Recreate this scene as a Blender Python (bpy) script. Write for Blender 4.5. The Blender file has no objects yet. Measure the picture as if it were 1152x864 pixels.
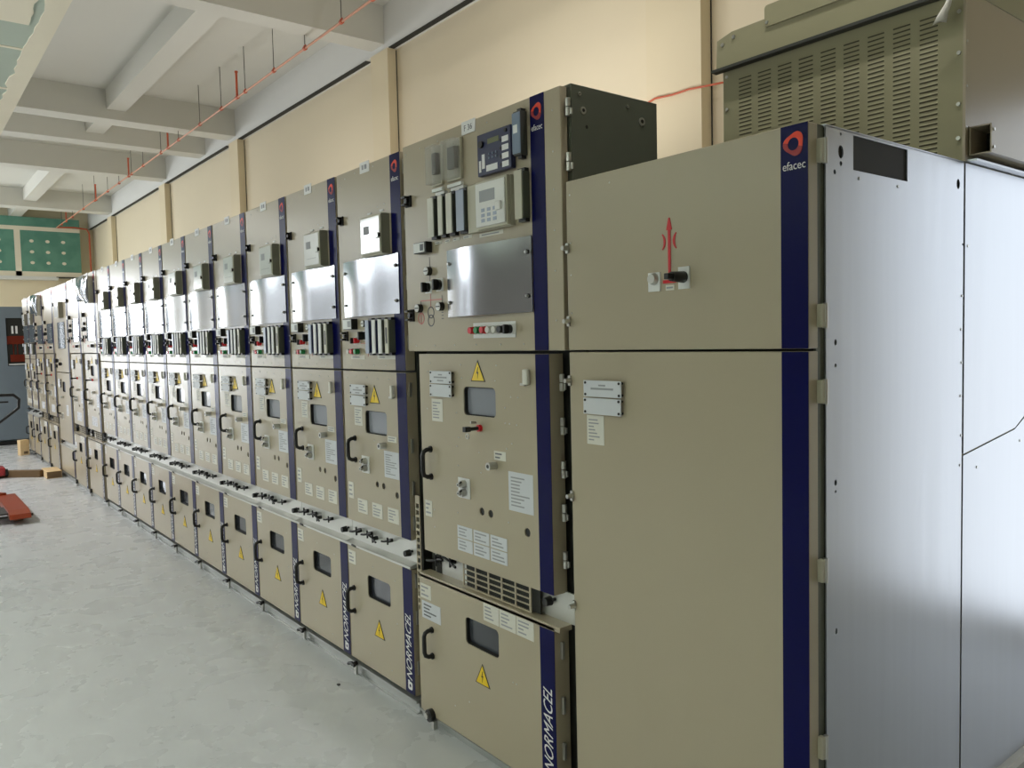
import bpy, bmesh, math, random
from mathutils import Vector, Matrix
from mathutils.geometry import tessellate_polygon
random.seed(4)
PI = math.pi
SC = bpy.context.scene
COL = SC.collection
D = 1.72                      # distance from the camera to the plane of the panel fronts
H = 1.602                     # eye height

# ------------------------------------------------------------------ materials
MAT = {}
def srgb(r, g, b):
    f = lambda c: (c/12.92 if c <= .04045 else ((c+.055)/1.055)**2.4)
    return (f(r/255), f(g/255), f(b/255), 1)

def mat(name, col, rough=.5, metal=0., noise=.06, scale=6., stretch=(1, 1, 1), bump=0., bscale=60., spec=.5, rvar=0., trans=0., alpha=1., aniso=0., coat=0.):
    m = bpy.data.materials.new(name); m.use_nodes = True
    nt = m.node_tree; N = nt.nodes; L = nt.links
    b = N['Principled BSDF']
    b.inputs['Roughness'].default_value = rough
    b.inputs['Metallic'].default_value = metal
    b.inputs['Specular IOR Level'].default_value = spec
    b.inputs['Transmission Weight'].default_value = trans
    b.inputs['Alpha'].default_value = alpha
    b.inputs['Anisotropic'].default_value = aniso
    b.inputs['Coat Weight'].default_value = coat
    tc = N.new('ShaderNodeTexCoord'); mp = N.new('ShaderNodeMapping')
    mp.inputs['Scale'].default_value = stretch
    L.new(tc.outputs['Object'], mp.inputs['Vector'])
    nz = N.new('ShaderNodeTexNoise'); nz.inputs['Scale'].default_value = scale
    nz.inputs['Detail'].default_value = 5
    L.new(mp.outputs['Vector'], nz.inputs['Vector'])
    mx = N.new('ShaderNodeMix'); mx.data_type = 'RGBA'
    c = srgb(*col)
    mx.inputs['A'].default_value = tuple(min(1, x*(1-noise)) for x in c[:3]) + (1,)
    mx.inputs['B'].default_value = tuple(min(1, x*(1+noise)) for x in c[:3]) + (1,)
    L.new(nz.outputs['Fac'], mx.inputs['Factor'])
    L.new(mx.outputs['Result'], b.inputs['Base Color'])
    if rvar:
        mr = N.new('ShaderNodeMapRange')
        mr.inputs['From Min'].default_value = .3; mr.inputs['From Max'].default_value = .7
        mr.inputs['To Min'].default_value = max(0, rough-rvar); mr.inputs['To Max'].default_value = rough+rvar
        L.new(nz.outputs['Fac'], mr.inputs['Value']); L.new(mr.outputs['Result'], b.inputs['Roughness'])
    if bump:
        n2 = N.new('ShaderNodeTexNoise'); n2.inputs['Scale'].default_value = bscale; n2.inputs['Detail'].default_value = 3
        L.new(mp.outputs['Vector'], n2.inputs['Vector'])
        bp = N.new('ShaderNodeBump'); bp.inputs['Strength'].default_value = bump; bp.inputs['Distance'].default_value = .01
        L.new(n2.outputs['Fac'], bp.inputs['Height']); L.new(bp.outputs['Normal'], b.inputs['Normal'])
    MAT[name] = m
    return m

mat('beige_paint', (167, 156, 134), .3, noise=.03, scale=3, bump=.02, bscale=220)
mat('beige_paint_louver', (152, 148, 116), .5, noise=.08, scale=4)
mat('beige_plastic', (186, 182, 164), .4, noise=.03)
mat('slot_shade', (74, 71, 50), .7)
mat('emblem_dark', (150, 26, 34), .45)
mat('dark_steel', (58, 60, 54), .55, noise=.1, scale=8)
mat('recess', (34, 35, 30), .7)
mat('relay_side', (128, 126, 112), .45)  # darker copy of the beige plastic; paints shade on the relay boxes' right sides
mat('side_steel', (92, 96, 84), .5, metal=.25, noise=.08, scale=10)  # darker than the cubicle paint; shade of the housing side put into the colour
mat('galvanised', (180, 184, 190), .3, metal=.9, noise=.08, scale=3, stretch=(9, 9, .45), rvar=.02)
mat('galvanised_floor_rail', (176, 178, 176), .38, metal=.7, noise=.08, scale=5)
mat('gutter_zinc', (206, 206, 202), .3, metal=.45, noise=.06, scale=4)
mat('stainless', (168, 170, 173), .17, metal=1., noise=.04, scale=9, stretch=(1, 1, 14))
mat('zinc', (196, 196, 192), .3, metal=.85)
mat('navy', (5, 8, 66), .3, noise=.05, spec=.12)
mat('black', (16, 16, 17), .42)
mat('black_rubber', (22, 22, 22), .7)
mat('white_print', (226, 227, 226), .5)
mat('paper', (214, 212, 202), .6, noise=.03, scale=20)
mat('paper_blue', (206, 209, 214), .55, noise=.03, scale=20)
mat('clear_film', (184, 184, 176), .3, noise=.05, scale=30)
mat('ink', (92, 94, 100), .6)
mat('ink_light', (150, 152, 156), .6)
mat('yellow', (232, 196, 20), .45)
mat('red', (196, 22, 34), .4)
mat('faint_red', (186, 110, 104), .5)
mat('orange_red', (226, 64, 34), .45)
mat('green', (16, 120, 62), .35)
mat('lamp_clear', (214, 212, 206), .2)
mat('relay_navy', (30, 36, 72), .35)
mat('relay_blue_grey', (108, 124, 146), .35)
mat('module_blue_grey', (150, 160, 180), .35)
mat('lcd', (96, 100, 66), .3)
mat('clear_plastic', (190, 190, 184), .18, noise=.06, scale=18, alpha=.3, spec=.7)
mat('cover_plastic', (228, 228, 226), .16, noise=.05, scale=14, spec=.6, coat=.4)  # opaque near-white; glare of the clear covers is put into the colour
mat('window_glass', (58, 61, 68), .08, noise=.05, scale=3, spec=.6)
mat('window_glass_grey', (140, 143, 154), .12, noise=.06, scale=3, spec=.6)
mat('wall_paint', (224, 211, 182), .75, noise=.025, scale=1.3, bump=.02, bscale=90)
mat('dim_wall', (128, 126, 120), .85, noise=.08, scale=2)  # unseen left wall, darkened so the stainless plates reflect less light
mat('wall_paint_pier', (223, 209, 177), .75, noise=.025, scale=1.5)
mat('ceiling_white', (206, 204, 194), .8, noise=.03, scale=.8)
mat('fascia_white', (216, 216, 212), .8, noise=.02, scale=1)
mat('copper_pipe', (206, 148, 118), .45, noise=.1, scale=12)
mat('orange_pipe', (196, 92, 58), .45, noise=.08, scale=12)
mat('rod', (88, 88, 84), .5, metal=.6)
mat('timber', (214, 186, 142), .7, noise=.14, scale=12, stretch=(1, 6, 6))
mat('timber_dark', (104, 82, 54), .75, noise=.2, scale=12, stretch=(1, 6, 6))
mat('truck_orange', (136, 50, 14), .4, noise=.08)
mat('truck_dark', (40, 36, 34), .5)
mat('roller', (196, 160, 142), .5)
mat('blue_grey_paint', (112, 124, 134), .4, noise=.05, scale=2)
mat('red_plastic', (150, 36, 40), .45, noise=.15)
mat('pink_wrap', (208, 172, 170), .35, noise=.1, scale=20)
mat('copper_busbar', (120, 44, 26), .35, metal=.4, noise=.2, scale=10)
mat('tie_white', (224, 222, 210), .6)
mat('concrete', (172, 172, 168), .6, noise=.08, scale=2)
mat('frame_white', (212, 212, 208), .5)

# floor: polished cement, blotchy sheen
def floor_material():
    m = bpy.data.materials.new('polished_cement'); m.use_nodes = True
    nt = m.node_tree; N = nt.nodes; L = nt.links; b = N['Principled BSDF']
    tc = N.new('ShaderNodeTexCoord')
    n1 = N.new('ShaderNodeTexNoise'); n1.inputs['Scale'].default_value = 1.1; n1.inputs['Detail'].default_value = 7; n1.inputs['Roughness'].default_value = .6
    n2 = N.new('ShaderNodeTexNoise'); n2.inputs['Scale'].default_value = 4.5; n2.inputs['Detail'].default_value = 6; n2.inputs['Distortion'].default_value = .2
    for n in (n1, n2): L.new(tc.outputs['Object'], n.inputs['Vector'])
    r = N.new('ShaderNodeValToRGB')
    r.color_ramp.elements[0].position = .3; r.color_ramp.elements[0].color = srgb(191, 194, 196)
    r.color_ramp.elements[1].position = .7; r.color_ramp.elements[1].color = srgb(199, 202, 204)
    ad = N.new('ShaderNodeMath'); ad.operation = 'MULTIPLY_ADD'; ad.inputs[1].default_value = .45; 
    mu = N.new('ShaderNodeMath'); mu.operation = 'MULTIPLY'; mu.inputs[1].default_value = .55
    L.new(n2.outputs['Fac'], mu.inputs[0]); L.new(n1.outputs['Fac'], ad.inputs[0]); L.new(mu.outputs[0], ad.inputs[2])
    L.new(ad.outputs[0], r.inputs['Fac']); L.new(r.outputs['Color'], b.inputs['Base Color'])
    mr = N.new('ShaderNodeMapRange'); mr.inputs['From Min'].default_value = .35; mr.inputs['From Max'].default_value = .65
    mr.inputs['To Min'].default_value = .25; mr.inputs['To Max'].default_value = .31
    L.new(n2.outputs['Fac'], mr.inputs['Value']); L.new(mr.outputs['Result'], b.inputs['Roughness'])
    MAT['polished_cement'] = m
floor_material()

# plasterboard: green board with whitish filled patches
def board_material(name, c0, c1, lo, hi, scale):
    m = bpy.data.materials.new(name); m.use_nodes = True
    nt = m.node_tree; N = nt.nodes; L = nt.links; b = N['Principled BSDF']; b.inputs['Roughness'].default_value = .8
    tc = N.new('ShaderNodeTexCoord')
    n1 = N.new('ShaderNodeTexNoise'); n1.inputs['Scale'].default_value = scale; n1.inputs['Detail'].default_value = 4
    L.new(tc.outputs['Object'], n1.inputs['Vector'])
    r = N.new('ShaderNodeValToRGB')
    r.color_ramp.elements[0].position = lo; r.color_ramp.elements[0].color = srgb(*c0)
    r.color_ramp.elements[1].position = hi; r.color_ramp.elements[1].color = srgb(*c1)
    L.new(n1.outputs['Fac'], r.inputs['Fac']); L.new(r.outputs['Color'], b.inputs['Base Color'])
    MAT[name] = m
board_material('green_board', (84, 134, 118), (98, 146, 128), .4, .6, 3)
board_material('soffit_board', (172, 182, 170), (164, 176, 163), .4, .6, 1.5)
mat('joint_filler', (226, 218, 198), .85, noise=.04, scale=5)

# ------------------------------------------------------------------ mesh builder
class M:
    """collects geometry; x, z absolute, y measured from the plane of the panel fronts unless raw"""
    def __init__(s, *mats):
        s.v = []; s.f = []; s.i = []; s.sm = []; s.mats = list(mats)
    def mi(s, m):
        if m is None: return 0
        if m not in s.mats: s.mats.append(m)
        return s.mats.index(m)
    def add(s, vs, fs, m=None, smooth=False):
        o = len(s.v); k = s.mi(m)
        s.v += [tuple(p) for p in vs]
        for f in fs:
            s.f.append(tuple(o+i for i in f)); s.i.append(k); s.sm.append(smooth)
        return s
    def box(s, x0, x1, y0, y1, z0, z1, m=None, bev=0.):
        if bev:
            bm = bmesh.new(); bmesh.ops.create_cube(bm, size=1)
            for v in bm.verts:
                v.co = Vector(((x0+x1)/2+v.co.x*(x1-x0), (y0+y1)/2+v.co.y*(y1-y0), (z0+z1)/2+v.co.z*(z1-z0)))
            bmesh.ops.bevel(bm, geom=list(bm.edges), offset=bev, segments=2, profile=.5, affect='EDGES')
            s.bm(bm, m); return s
        vs = [(x, y, z) for x in (x0, x1) for y in (y0, y1) for z in (z0, z1)]
        return s.add(vs, [(0, 1, 3, 2), (4, 6, 7, 5), (0, 4, 5, 1), (2, 3, 7, 6), (0, 2, 6, 4), (1, 5, 7, 3)], m)
    def bm(s, bm, m=None, smooth=False):
        bm.verts.index_update()
        s.add([v.co.copy() for v in bm.verts], [tuple(v.index for v in f.verts) for f in bm.faces], m, smooth)
        bm.free()
    def cyl(s, c, ax, r, h, m=None, n=16, r2=None):
        """from c along ax ('x','y','z', signed h)"""
        r2 = r if r2 is None else r2
        vs = []
        for k, (rr, t) in enumerate(((r, 0), (r2, h))):
            for i in range(n):
                a = 2*PI*i/n; p, q = rr*math.cos(a), rr*math.sin(a)
                d = {'x': (t, p, q), 'y': (p, t, q), 'z': (p, q, t)}[ax]
                vs.append((c[0]+d[0], c[1]+d[1], c[2]+d[2]))
        fs = [(i, (i+1) % n, n+(i+1) % n, n+i) for i in range(n)]
        s.add(vs, fs, m, True)
        return s.add(vs, [tuple(range(n-1, -1, -1)), tuple(range(n, 2*n))], m)
    def tube(s, pts, r, m=None, n=8, closed=False):
        pts = [Vector(p) for p in pts]; rings = []
        L = len(pts); up = None
        for i, p in enumerate(pts):
            a = pts[(i-1) % L] if (i > 0 or closed) else p
            b = pts[(i+1) % L] if (i < L-1 or closed) else p
            t = (b-a).normalized()
            if up is None:
                up = Vector((0, 0, 1)) if abs(t.z) < .9 else Vector((0, 1, 0))
            x = t.cross(up).normalized(); y = x.cross(t).normalized(); up = y
            rings.append([p + r*(math.cos(2*PI*k/n)*x + math.sin(2*PI*k/n)*y) for k in range(n)])
        vs = [q for g in rings for q in g]; fs = []
        for i in range(L if closed else L-1):
            j = (i+1) % L
            fs += [(i*n+k, i*n+(k+1) % n, j*n+(k+1) % n, j*n+k) for k in range(n)]
        s.add(vs, fs, m, True)
        if not closed:
            s.add(rings[0]+rings[-1], [tuple(range(n)), tuple(range(2*n-1, n-1, -1))], m)
        return s
    def prism(s, outer, holes, a0, a1, m=None, plane='xz', side=None):
        """flat polygon with holes, given thickness; plane xz -> thickness along y, yz -> along x, xy -> along z"""
        polys = [outer]+list(holes)
        flat = [p for q in polys for p in q]
        tri = tessellate_polygon([[Vector((p[0], p[1], 0)) for p in q] for q in polys])
        mk = {'xz': lambda p, a: (p[0], a, p[1]), 'yz': lambda p, a: (a, p[0], p[1]), 'xy': lambda p, a: (p[0], p[1], a)}[plane]
        s.add([mk(p, a0) for p in flat], [tuple(t) for t in tri], m)
        s.add([mk(p, a1) for p in flat], [tuple(reversed(t)) for t in tri], m)
        for q in polys:
            n = len(q)
            s.add([mk(p, a0) for p in q]+[mk(p, a1) for p in q], [(i, (i+1) % n, n+(i+1) % n, n+i) for i in range(n)], side or m)
        return s
    def build(s, name, parent=None, off=(0, 0, 0), mats=None):
        me = bpy.data.meshes.new(name)
        me.from_pydata([(x-off[0], y-off[1], z-off[2]) for x, y, z in s.v], [], s.f)
        for m in (mats or s.mats): me.materials.append(MAT[m])
        me.polygons.foreach_set('material_index', s.i)
        me.polygons.foreach_set('use_smooth', s.sm)
        bm = bmesh.new(); bm.from_mesh(me)
        bmesh.ops.recalc_face_normals(bm, faces=bm.faces)
        bm.to_mesh(me); bm.free(); me.update()
        o = bpy.data.objects.new(name, me); COL.objects.link(o)
        if parent: o.parent = parent
        return o

def rect(x0, x1, z0, z1): return [(x0, z0), (x1, z0), (x1, z1), (x0, z1)]
def rrect(x0, x1, z0, z1, r, n=5):
    o = []
    for cx, cz, a in ((x1-r, z0+r, -PI/2), (x1-r, z1-r, 0), (x0+r, z1-r, PI/2), (x0+r, z0+r, PI)):
        for k in range(n+1):
            t = a+PI/2*k/n; o.append((cx+r*math.cos(t), cz+r*math.sin(t)))
    return o
def circ(x, z, r, n=16, rz=None): return [(x+r*math.cos(2*PI*k/n), z+(rz or r)*math.sin(2*PI*k/n)) for k in range(n)]

def thing(name, label, cat, loc=(0, 0, 0), group=None, rz=0):
    o = bpy.data.objects.new(name, None); COL.objects.link(o)
    o.empty_display_size = .1; o.location = loc; o.rotation_euler = (0, 0, rz)
    o['label'] = label; o['category'] = cat
    if group: o['group'] = group
    return o
def tag(o, label, cat, group=None):
    o['label'] = label; o['category'] = cat
    if group: o['group'] = group
    return o
def struct(o): o['kind'] = 'structure'; return o
def copy_tree(o, parent=None):
    c = o.copy(); COL.objects.link(c)
    if parent: c.parent = parent
    for ch in [x for x in o.children]: copy_tree(ch, c)
    return c

# ------------------------------------------------------------------ lettering and marks
_text_cache = {}
def text_geo(txt):
    if txt in _text_cache: return _text_cache[txt]
    cu = bpy.data.curves.new('t', 'FONT'); cu.body = txt; cu.resolution_u = 3
    ob = bpy.data.objects.new('t', cu); COL.objects.link(ob)
    dg = bpy.context.evaluated_depsgraph_get(); dg.update()
    me = bpy.data.meshes.new_from_object(ob.evaluated_get(dg))
    vs = [(v.co.x, v.co.y) for v in me.vertices]; fs = [tuple(p.vertices) for p in me.polygons]
    bpy.data.objects.remove(ob); bpy.data.curves.remove(cu); bpy.data.meshes.remove(me)
    x0 = min(v[0] for v in vs); x1 = max(v[0] for v in vs); y0 = min(v[1] for v in vs); y1 = max(v[1] for v in vs)
    r = ([((a-x0)/(x1-x0), (b-y0)/(y1-y0)) for a, b in vs], fs)
    _text_cache[txt] = r
    return r
def put_text(m, txt, x0, x1, z0, z1, y, mt, up=False, shear=0.):
    """letters fill the rectangle; up: read from bottom to top"""
    vs, fs = text_geo(txt)
    o = []
    for a, b in vs:
        if up:
            o.append((x1-(x1-x0)*b, y, z0+(z1-z0)*(a*(1-shear)+shear*b)))
        else:
            o.append((x0+(x1-x0)*(a*(1-shear)+shear*b), y, z0+(z1-z0)*b))
    m.add(o, fs, mt)
    m.add([(p[0], y+.0006, p[2]) for p in o], [tuple(reversed(f)) for f in fs], mt)
def emblem(x, z, r, y, mt='orange_red'):
    """rounded, leaning three-cornered ring"""
    m = M(mt, 'emblem_dark')
    n = 32; outer = []; inner = []
    for k in range(n):
        t = 2*PI*k/n
        rr = r*(.9+.11*math.cos(3*(t-PI/3.2)))
        outer.append((x+rr*math.cos(t), z+1.04*rr*math.sin(t)))
        inner.append((x-.06*r+.5*r*math.cos(t), z+.0*r+.52*r*math.sin(t)))
    for lo, hi, c in ((-2, 15, mt), (15, 30, 'emblem_dark')):
        o = [outer[k % n] for k in range(lo, hi+1)]; i_ = [inner[k % n] for k in range(hi, lo-1, -1)]
        m.prism(o+i_, [], y-.001, y, c)
    return m
def warning_sign(x, z0, w, y, parent, off, small=False):
    h = w*.88
    m = M('black', 'yellow')
    m.prism([(x-w/2, z0), (x+w/2, z0), (x, z0+h)], [], y-.0015, y, 'black')
    k = .86; cz = z0+h/3
    m.prism([(x-w/2*k, cz-h/3*k), (x+w/2*k, cz-h/3*k), (x, cz+2*h/3*k)], [], y-.0023, y-.0015, 'yellow')
    s = w*.9
    bolt = [(x+.03*s, z0+.66*s), (x-.075*s, z0+.36*s), (x+.0*s, z0+.38*s), (x-.01*s, z0+.12*s), (x+.07*s, z0+.45*s), (x+.0*s, z0+.43*s), (x+.06*s, z0+.66*s)]
    m.prism(bolt, [], y-.003, y-.0023, 'black')
    return m.build('warning_sign', parent, off)
def handle(x, z0, z1, y, parent, off, d=.036, r=.009):
    m = M('black')
    zc = [z0+.004, z1-.004]
    pts = [(x, y, zc[0]), (x-.002, y-d*.55, zc[0]+.001), (x-.004, y-d*.9, zc[0]+.008), (x-.006, y-d, zc[0]+.022),
           (x-.006, y-d, zc[1]-.022), (x-.004, y-d*.9, zc[1]-.008), (x-.002, y-d*.55, zc[1]-.001), (x, y, zc[1])]
    m.tube(pts, r, n=10)
    for z in zc: m.cyl((x, y, z), 'y', r*1.5, -.006, n=12)
    return m.build('door_handle', parent, off)
def printed(name, x0, x1, z0, z1, y, parent, off, rows=6, mt='paper', ink='ink_light', seed=1, t=.0012, marg=.1, frac=(.35, .95)):
    rnd = random.Random(seed*7+int(x0*1000))
    m = M(mt, ink); m.box(x0, x1, y-t, y, z0, z1, mt)
    w = x1-x0; h = z1-z0
    for k in range(rows):
        zz = z1-h*(marg+(1-2*marg)*(k+.5)/rows); hh = h*(1-2*marg)/rows*.2
        l = w*(1-2*marg)*rnd.uniform(*frac)
        m.box(x0+w*marg, x0+w*marg+l, y-t-.0004, y-t, zz-hh, zz+hh, ink)
    return m.build(name, parent, off)
def plate(x0, x1, z0, z1, y, parent, off, printed_rows=0, d=.014):
    """metal label plate on four little posts"""
    m = M('paper_blue', 'black', 'ink_light')
    m.box(x0, x1, y-d-.003, y-d, z0, z1, 'paper_blue')
    for x in (x0+.008, x1-.008):
        for z in (z0+.007, z1-.007):
            m.cyl((x, y, z), 'y', .004, -d-.005, 'black', 10)
    c = (x0+x1)/2; w = x1-x0
    if printed_rows >= 1: m.box(c-w*.09, c+w*.09, y-d-.0036, y-d-.003, z1-.017, z1-.012, 'ink_light')
    if printed_rows >= 2: m.box(c-w*.3, c+w*.3, y-d-.0036, y-d-.003, z1-.028, z1-.022, 'ink_light')
    if printed_rows >= 3: m.box(c-w*.14, c+w*.14, y-d-.0036, y-d-.003, z1-.040, z1-.035, 'ink_light')
    return m.build('rating_plate', parent, off)
def lamp(x, z, mt, y, parent, off, r=.0135, d=.022):
    m = M('zinc', mt)
    m.cyl((x, y, z), 'y', r*1.12, -.006, 'zinc', 14)
    m.cyl((x, y-.006, z), 'y', r, -d, mt, 14, r2=r*.85)
    return m.build('indicator_lamp', parent, off)
def rotary(x, z, y, parent, off, s=.02, d=.035, col='black'):
    m = M('white_print', col)
    m.box(x-s, x+s, y-.004, y, z-s, z+s, 'white_print', .001)
    m.cyl((x, y-.004, z), 'y', s*.82, -.012, col, 16)
    m.box(x-s*.3, x+s*.3, y-d, y-.014, z-s*.85, z+s*.85, col, .003)
    return m.build('rotary_switch', parent, off)
def position_disc(x, z, y, parent, off, r=.017):
    m = M('white_print', 'black')
    m.cyl((x, y, z), 'y', r, -.02, 'black', 20)
    m.cyl((x, y-.02, z), 'y', r*.92, -.002, 'white_print', 20)
    m.box(x-r*.8, x+r*.8, y-.0228, y-.022, z-r*.12, z+r*.12, 'black')
    return m.build('position_indicator', parent, off)
def latch(x, z, y, parent, off, w=.03, h=.042):
    m = M('black')
    m.box(x-w/2, x+w/2, y-.008, y, z-h/2, z+h/2, None, .002)
    m.box(x-w/2+.004, x+w/2-.008, y-.03, y-.008, z-h/2+.003, z-h/2+.013, None, .002)
    m.box(x-w/2+.004, x+w/2-.008, y-.03, y-.008, z+h/2-.013, z+h/2-.003, None, .002)
    m.cyl((x, y-.008, z), 'y', w*.3, -.012, None, 14)
    return m.build('door_latch', parent, off)
def module(x0, x1, z0, z1, y, parent, off, d=.05, face='white_print', side='dark_steel', name='test_block', slot=False):
    m = M(side, face)
    m.box(x0, x1, y-d, y, z0+.006, z1-.006, side, .0015)
    m.box(x0+.003, x1-.003, y-d-.004, y-d, z0+.002, z1-.002, face, .001)
    m.box(x0+.004, x1-.004, y-d*.6, y, z1-.006, z1+.006, 'black')
    m.box(x0+.004, x1-.004, y-d*.6, y, z0-.006, z0+.006, 'black')
    if slot:
        m.box((x0+x1)/2-.006, (x0+x1)/2+.006, y-d-.005, y-d-.004, z0+(z1-z0)*.3, z0+(z1-z0)*.75, 'black')
    return m.build(name, parent, off)
def screw_head(x, z, y, parent, off, r=.006):
    m = M('zinc', 'black'); m.cyl((x, y, z), 'y', r*1.3, -.002, 'black', 12); m.cyl((x, y-.002, z), 'y', r, -.008, 'zinc', 12, r2=r*.7)
    return m.build('screw', parent, off)
def bowed_plate(x0, x1, z0, z1, y, parent, off, bow=.012, lean=.3):
    """thin stainless sheet held at its corners, a little bowed"""
    m = M('stainless'); nx, nz = 22, 6; vs = []
    for j in range(nz+1):
        for i in range(nx+1):
            u, w = i/nx, j/nz
            b = bow*(math.sin(PI*u)**1.0)*(.8+.2*math.sin(PI*w)) + bow*lean*math.sin(2*PI*u)
            vs.append((x0+(x1-x0)*u, y-.006-b, z0+(z1-z0)*w))
    n = len(vs)
    vs += [(a, b+.003, c) for a, b, c in vs]
    q = lambda i, j: j*(nx+1)+i
    fs = [(q(i, j), q(i+1, j), q(i+1, j+1), q(i, j+1)) for j in range(nz) for i in range(nx)]
    fs2 = [tuple(n+k for k in reversed(f)) for f in fs]
    m.add(vs, fs+fs2, None, True)
    ring = [q(i, 0) for i in range(nx)]+[q(nx, j) for j in range(nz)]+[q(i, nz) for i in range(nx, 0, -1)]+[q(0, j) for j in range(nz, 0, -1)]
    L = len(ring)
    m.add(vs, [(ring[k], ring[(k+1) % L], n+ring[(k+1) % L], n+ring[k]) for k in range(L)], None)
    p = m.build('cover_plate', parent, off)
    for x in (x0+.02, x1-.02):
        for z in (z0+.055, z1-.052): screw_head(x, z, y-.008, p, off)
    return p
def rivets(m, pts, y, r=.0035, mt='zinc'):
    for x, z in pts: m.cyl((x, y, z), 'y', r, -.002, mt, 8, r2=r*.6)
def hinge(x, z, y, parent, off, h=.05, r=.008):
    m = M('zinc')
    m.cyl((x, y, z-h/2), 'z', r, h*.48, None, 12); m.cyl((x, y, z+.002), 'z', r, h*.48, None, 12)
    m.box(x-.002, x+.016, y+.0, y+.006, z-h*.42, z-.004); m.box(x-.016, x+.002, y+.002, y+.008, z+.004, z+h*.42)
    return m.build('hinge', parent, off)
def gutter_lever(x, z, y, parent, off, s=1., flip=1):
    """black toggle lever with its cross bar"""
    m = M('black')
    m.cyl((x, y, z), 'y', .011*s, -.02, None, 12)
    m.tube([(x, y-.022, z), (x-.028*s*flip, y-.03, z-.006*s), (x-.05*s*flip, y-.033, z-.008*s)], .0055*s, n=8)
    m.tube([(x+.01*s*flip, y-.024, z+.004*s), (x+.03*s*flip, y-.028, z+.012*s), (x+.05*s*flip, y-.028, z+.012*s)], .0045*s, n=8)
    m.tube([(x, y-.024, z-.02*s), (x+.002, y-.026, z+.02*s)], .005*s, n=8)
    return m.build('toggle_lever', parent, off)
def gutter_knob(x, z, y, parent, off, r=.015):
    m = M('black'); m.cyl((x, y, z), 'y', r, -.026, None, 16, r2=r*.85); m.cyl((x+.026, y, z+.012), 'y', r*.35, -.01, None, 10)
    return m.build('round_knob', parent, off)
def lock_barrel(x, z, y, parent, off, r=.014, d=.035):
    m = M('zinc', 'black'); m.cyl((x, y, z), 'y', r, -d, 'zinc', 18); m.cyl((x, y-d, z), 'y', r*.5, -.001, 'black', 12)
    return m.build('door_lock', parent, off)
def interlock(x0, x1, z0, z1, y, parent, off):
    m = M('zinc', 'black', 'white_print'); m.box(x0, x1, y-.004, y, z0, z1, 'white_print', .001)
    c = (x0+x1)/2+.006
    for z in (z0+(z1-z0)*.3, z0+(z1-z0)*.72):
        m.cyl((c, y-.004, z), 'y', .015, -.02, 'zinc', 14)
        m.cyl((c, y-.024, z), 'y', .009, -.012, 'zinc', 12)
        m.tube([(c-.012, y-.03, z-.004), (c+.014, y-.03, z+.012)], .004, 'black', 6)
        m.cyl((c, y-.036, z), 'y', .004, -.001, 'black', 8)
    return m.build('key_interlock', parent, off)
def clip(x0, x1, z0, z1, y, parent, off):
    m = M('paper'); m.box(x0, x1, y-.018, y-.004, z0, z1, None, .003); m.box(x0-.02, x0+.004, y-.012, y, z0-.004, z0+.004, 'zinc')
    return m.build('padlock_hasp', parent, off)
def window(x0, x1, z0, z1, y, parent, off, mt='window_glass'):
    m = M(mt, 'black_rubber'); m.box(x0-.01, x1+.01, y+.018, y+.024, z0-.01, z1+.01, mt)
    m.prism(rrect(x0-.003, x1+.003, z0-.003, z1+.003, .02), [rrect(x0+.003, x1-.003, z0+.003, z1-.003, .015)], y+.004, y+.0175, 'black_rubber')
    return m.build('viewing_window', parent, off)
def stripe(x0, x1, z0, z1, y, parent, off):
    return M('navy').box(x0, x1, y-.0016, y, z0, z1).build('blue_stripe', parent, off)
def normacel(x0, x1, z0, z1, y, parent, off):
    m = M('white_print'); put_text(m, 'NORMACEL', x0, x1, z0+.045, z1, y-.0024, 'white_print', up=True, shear=.06)
    m.build('maker_lettering', parent, off)
    e = M('white_print'); c = (x0+x1)/2+.004; h = (x1-x0)/2*.8; zc = z0+.02
    e.prism(rrect(c-h, c+h, zc-h, zc+h, h*.45), [circ(c, zc, h*.42, 12)], y-.0026, y-.0018)
    e.box(c-h, c-h*.2, y-.0026, y-.0018, zc+h*.9, zc+h*1.3)
    e.build('maker_emblem', parent, off)
def brand(xc, ztop, y, parent, off, r=.026, w=.058):
    emblem(xc, ztop-.048, r, y-.0018).build('maker_emblem', parent, off)
    m = M('white_print'); put_text(m, 'efacec', xc-w/2, xc+w/2, ztop-.108, ztop-.088, y-.0026, 'white_print')
    m.build('maker_lettering', parent, off)
def ladder(x0, x1, z0, z1, y, parent, off, pitch=.029, name='vent_strip'):
    m = M('beige_paint', 'recess')
    holes = []; z = z0+.03
    while z+pitch*.68 < z1-.02:
        holes.append(rect(x0+.006, x1-.005, z, z+pitch*.66)); z += pitch
    m.prism(rect(x0, x1, z0, z1), holes, y, y+.004, 'beige_paint')
    m.box(x0, x1, y+.012, y+.014, z0, z1, 'recess')
    return m.build(name, parent, off)

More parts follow.
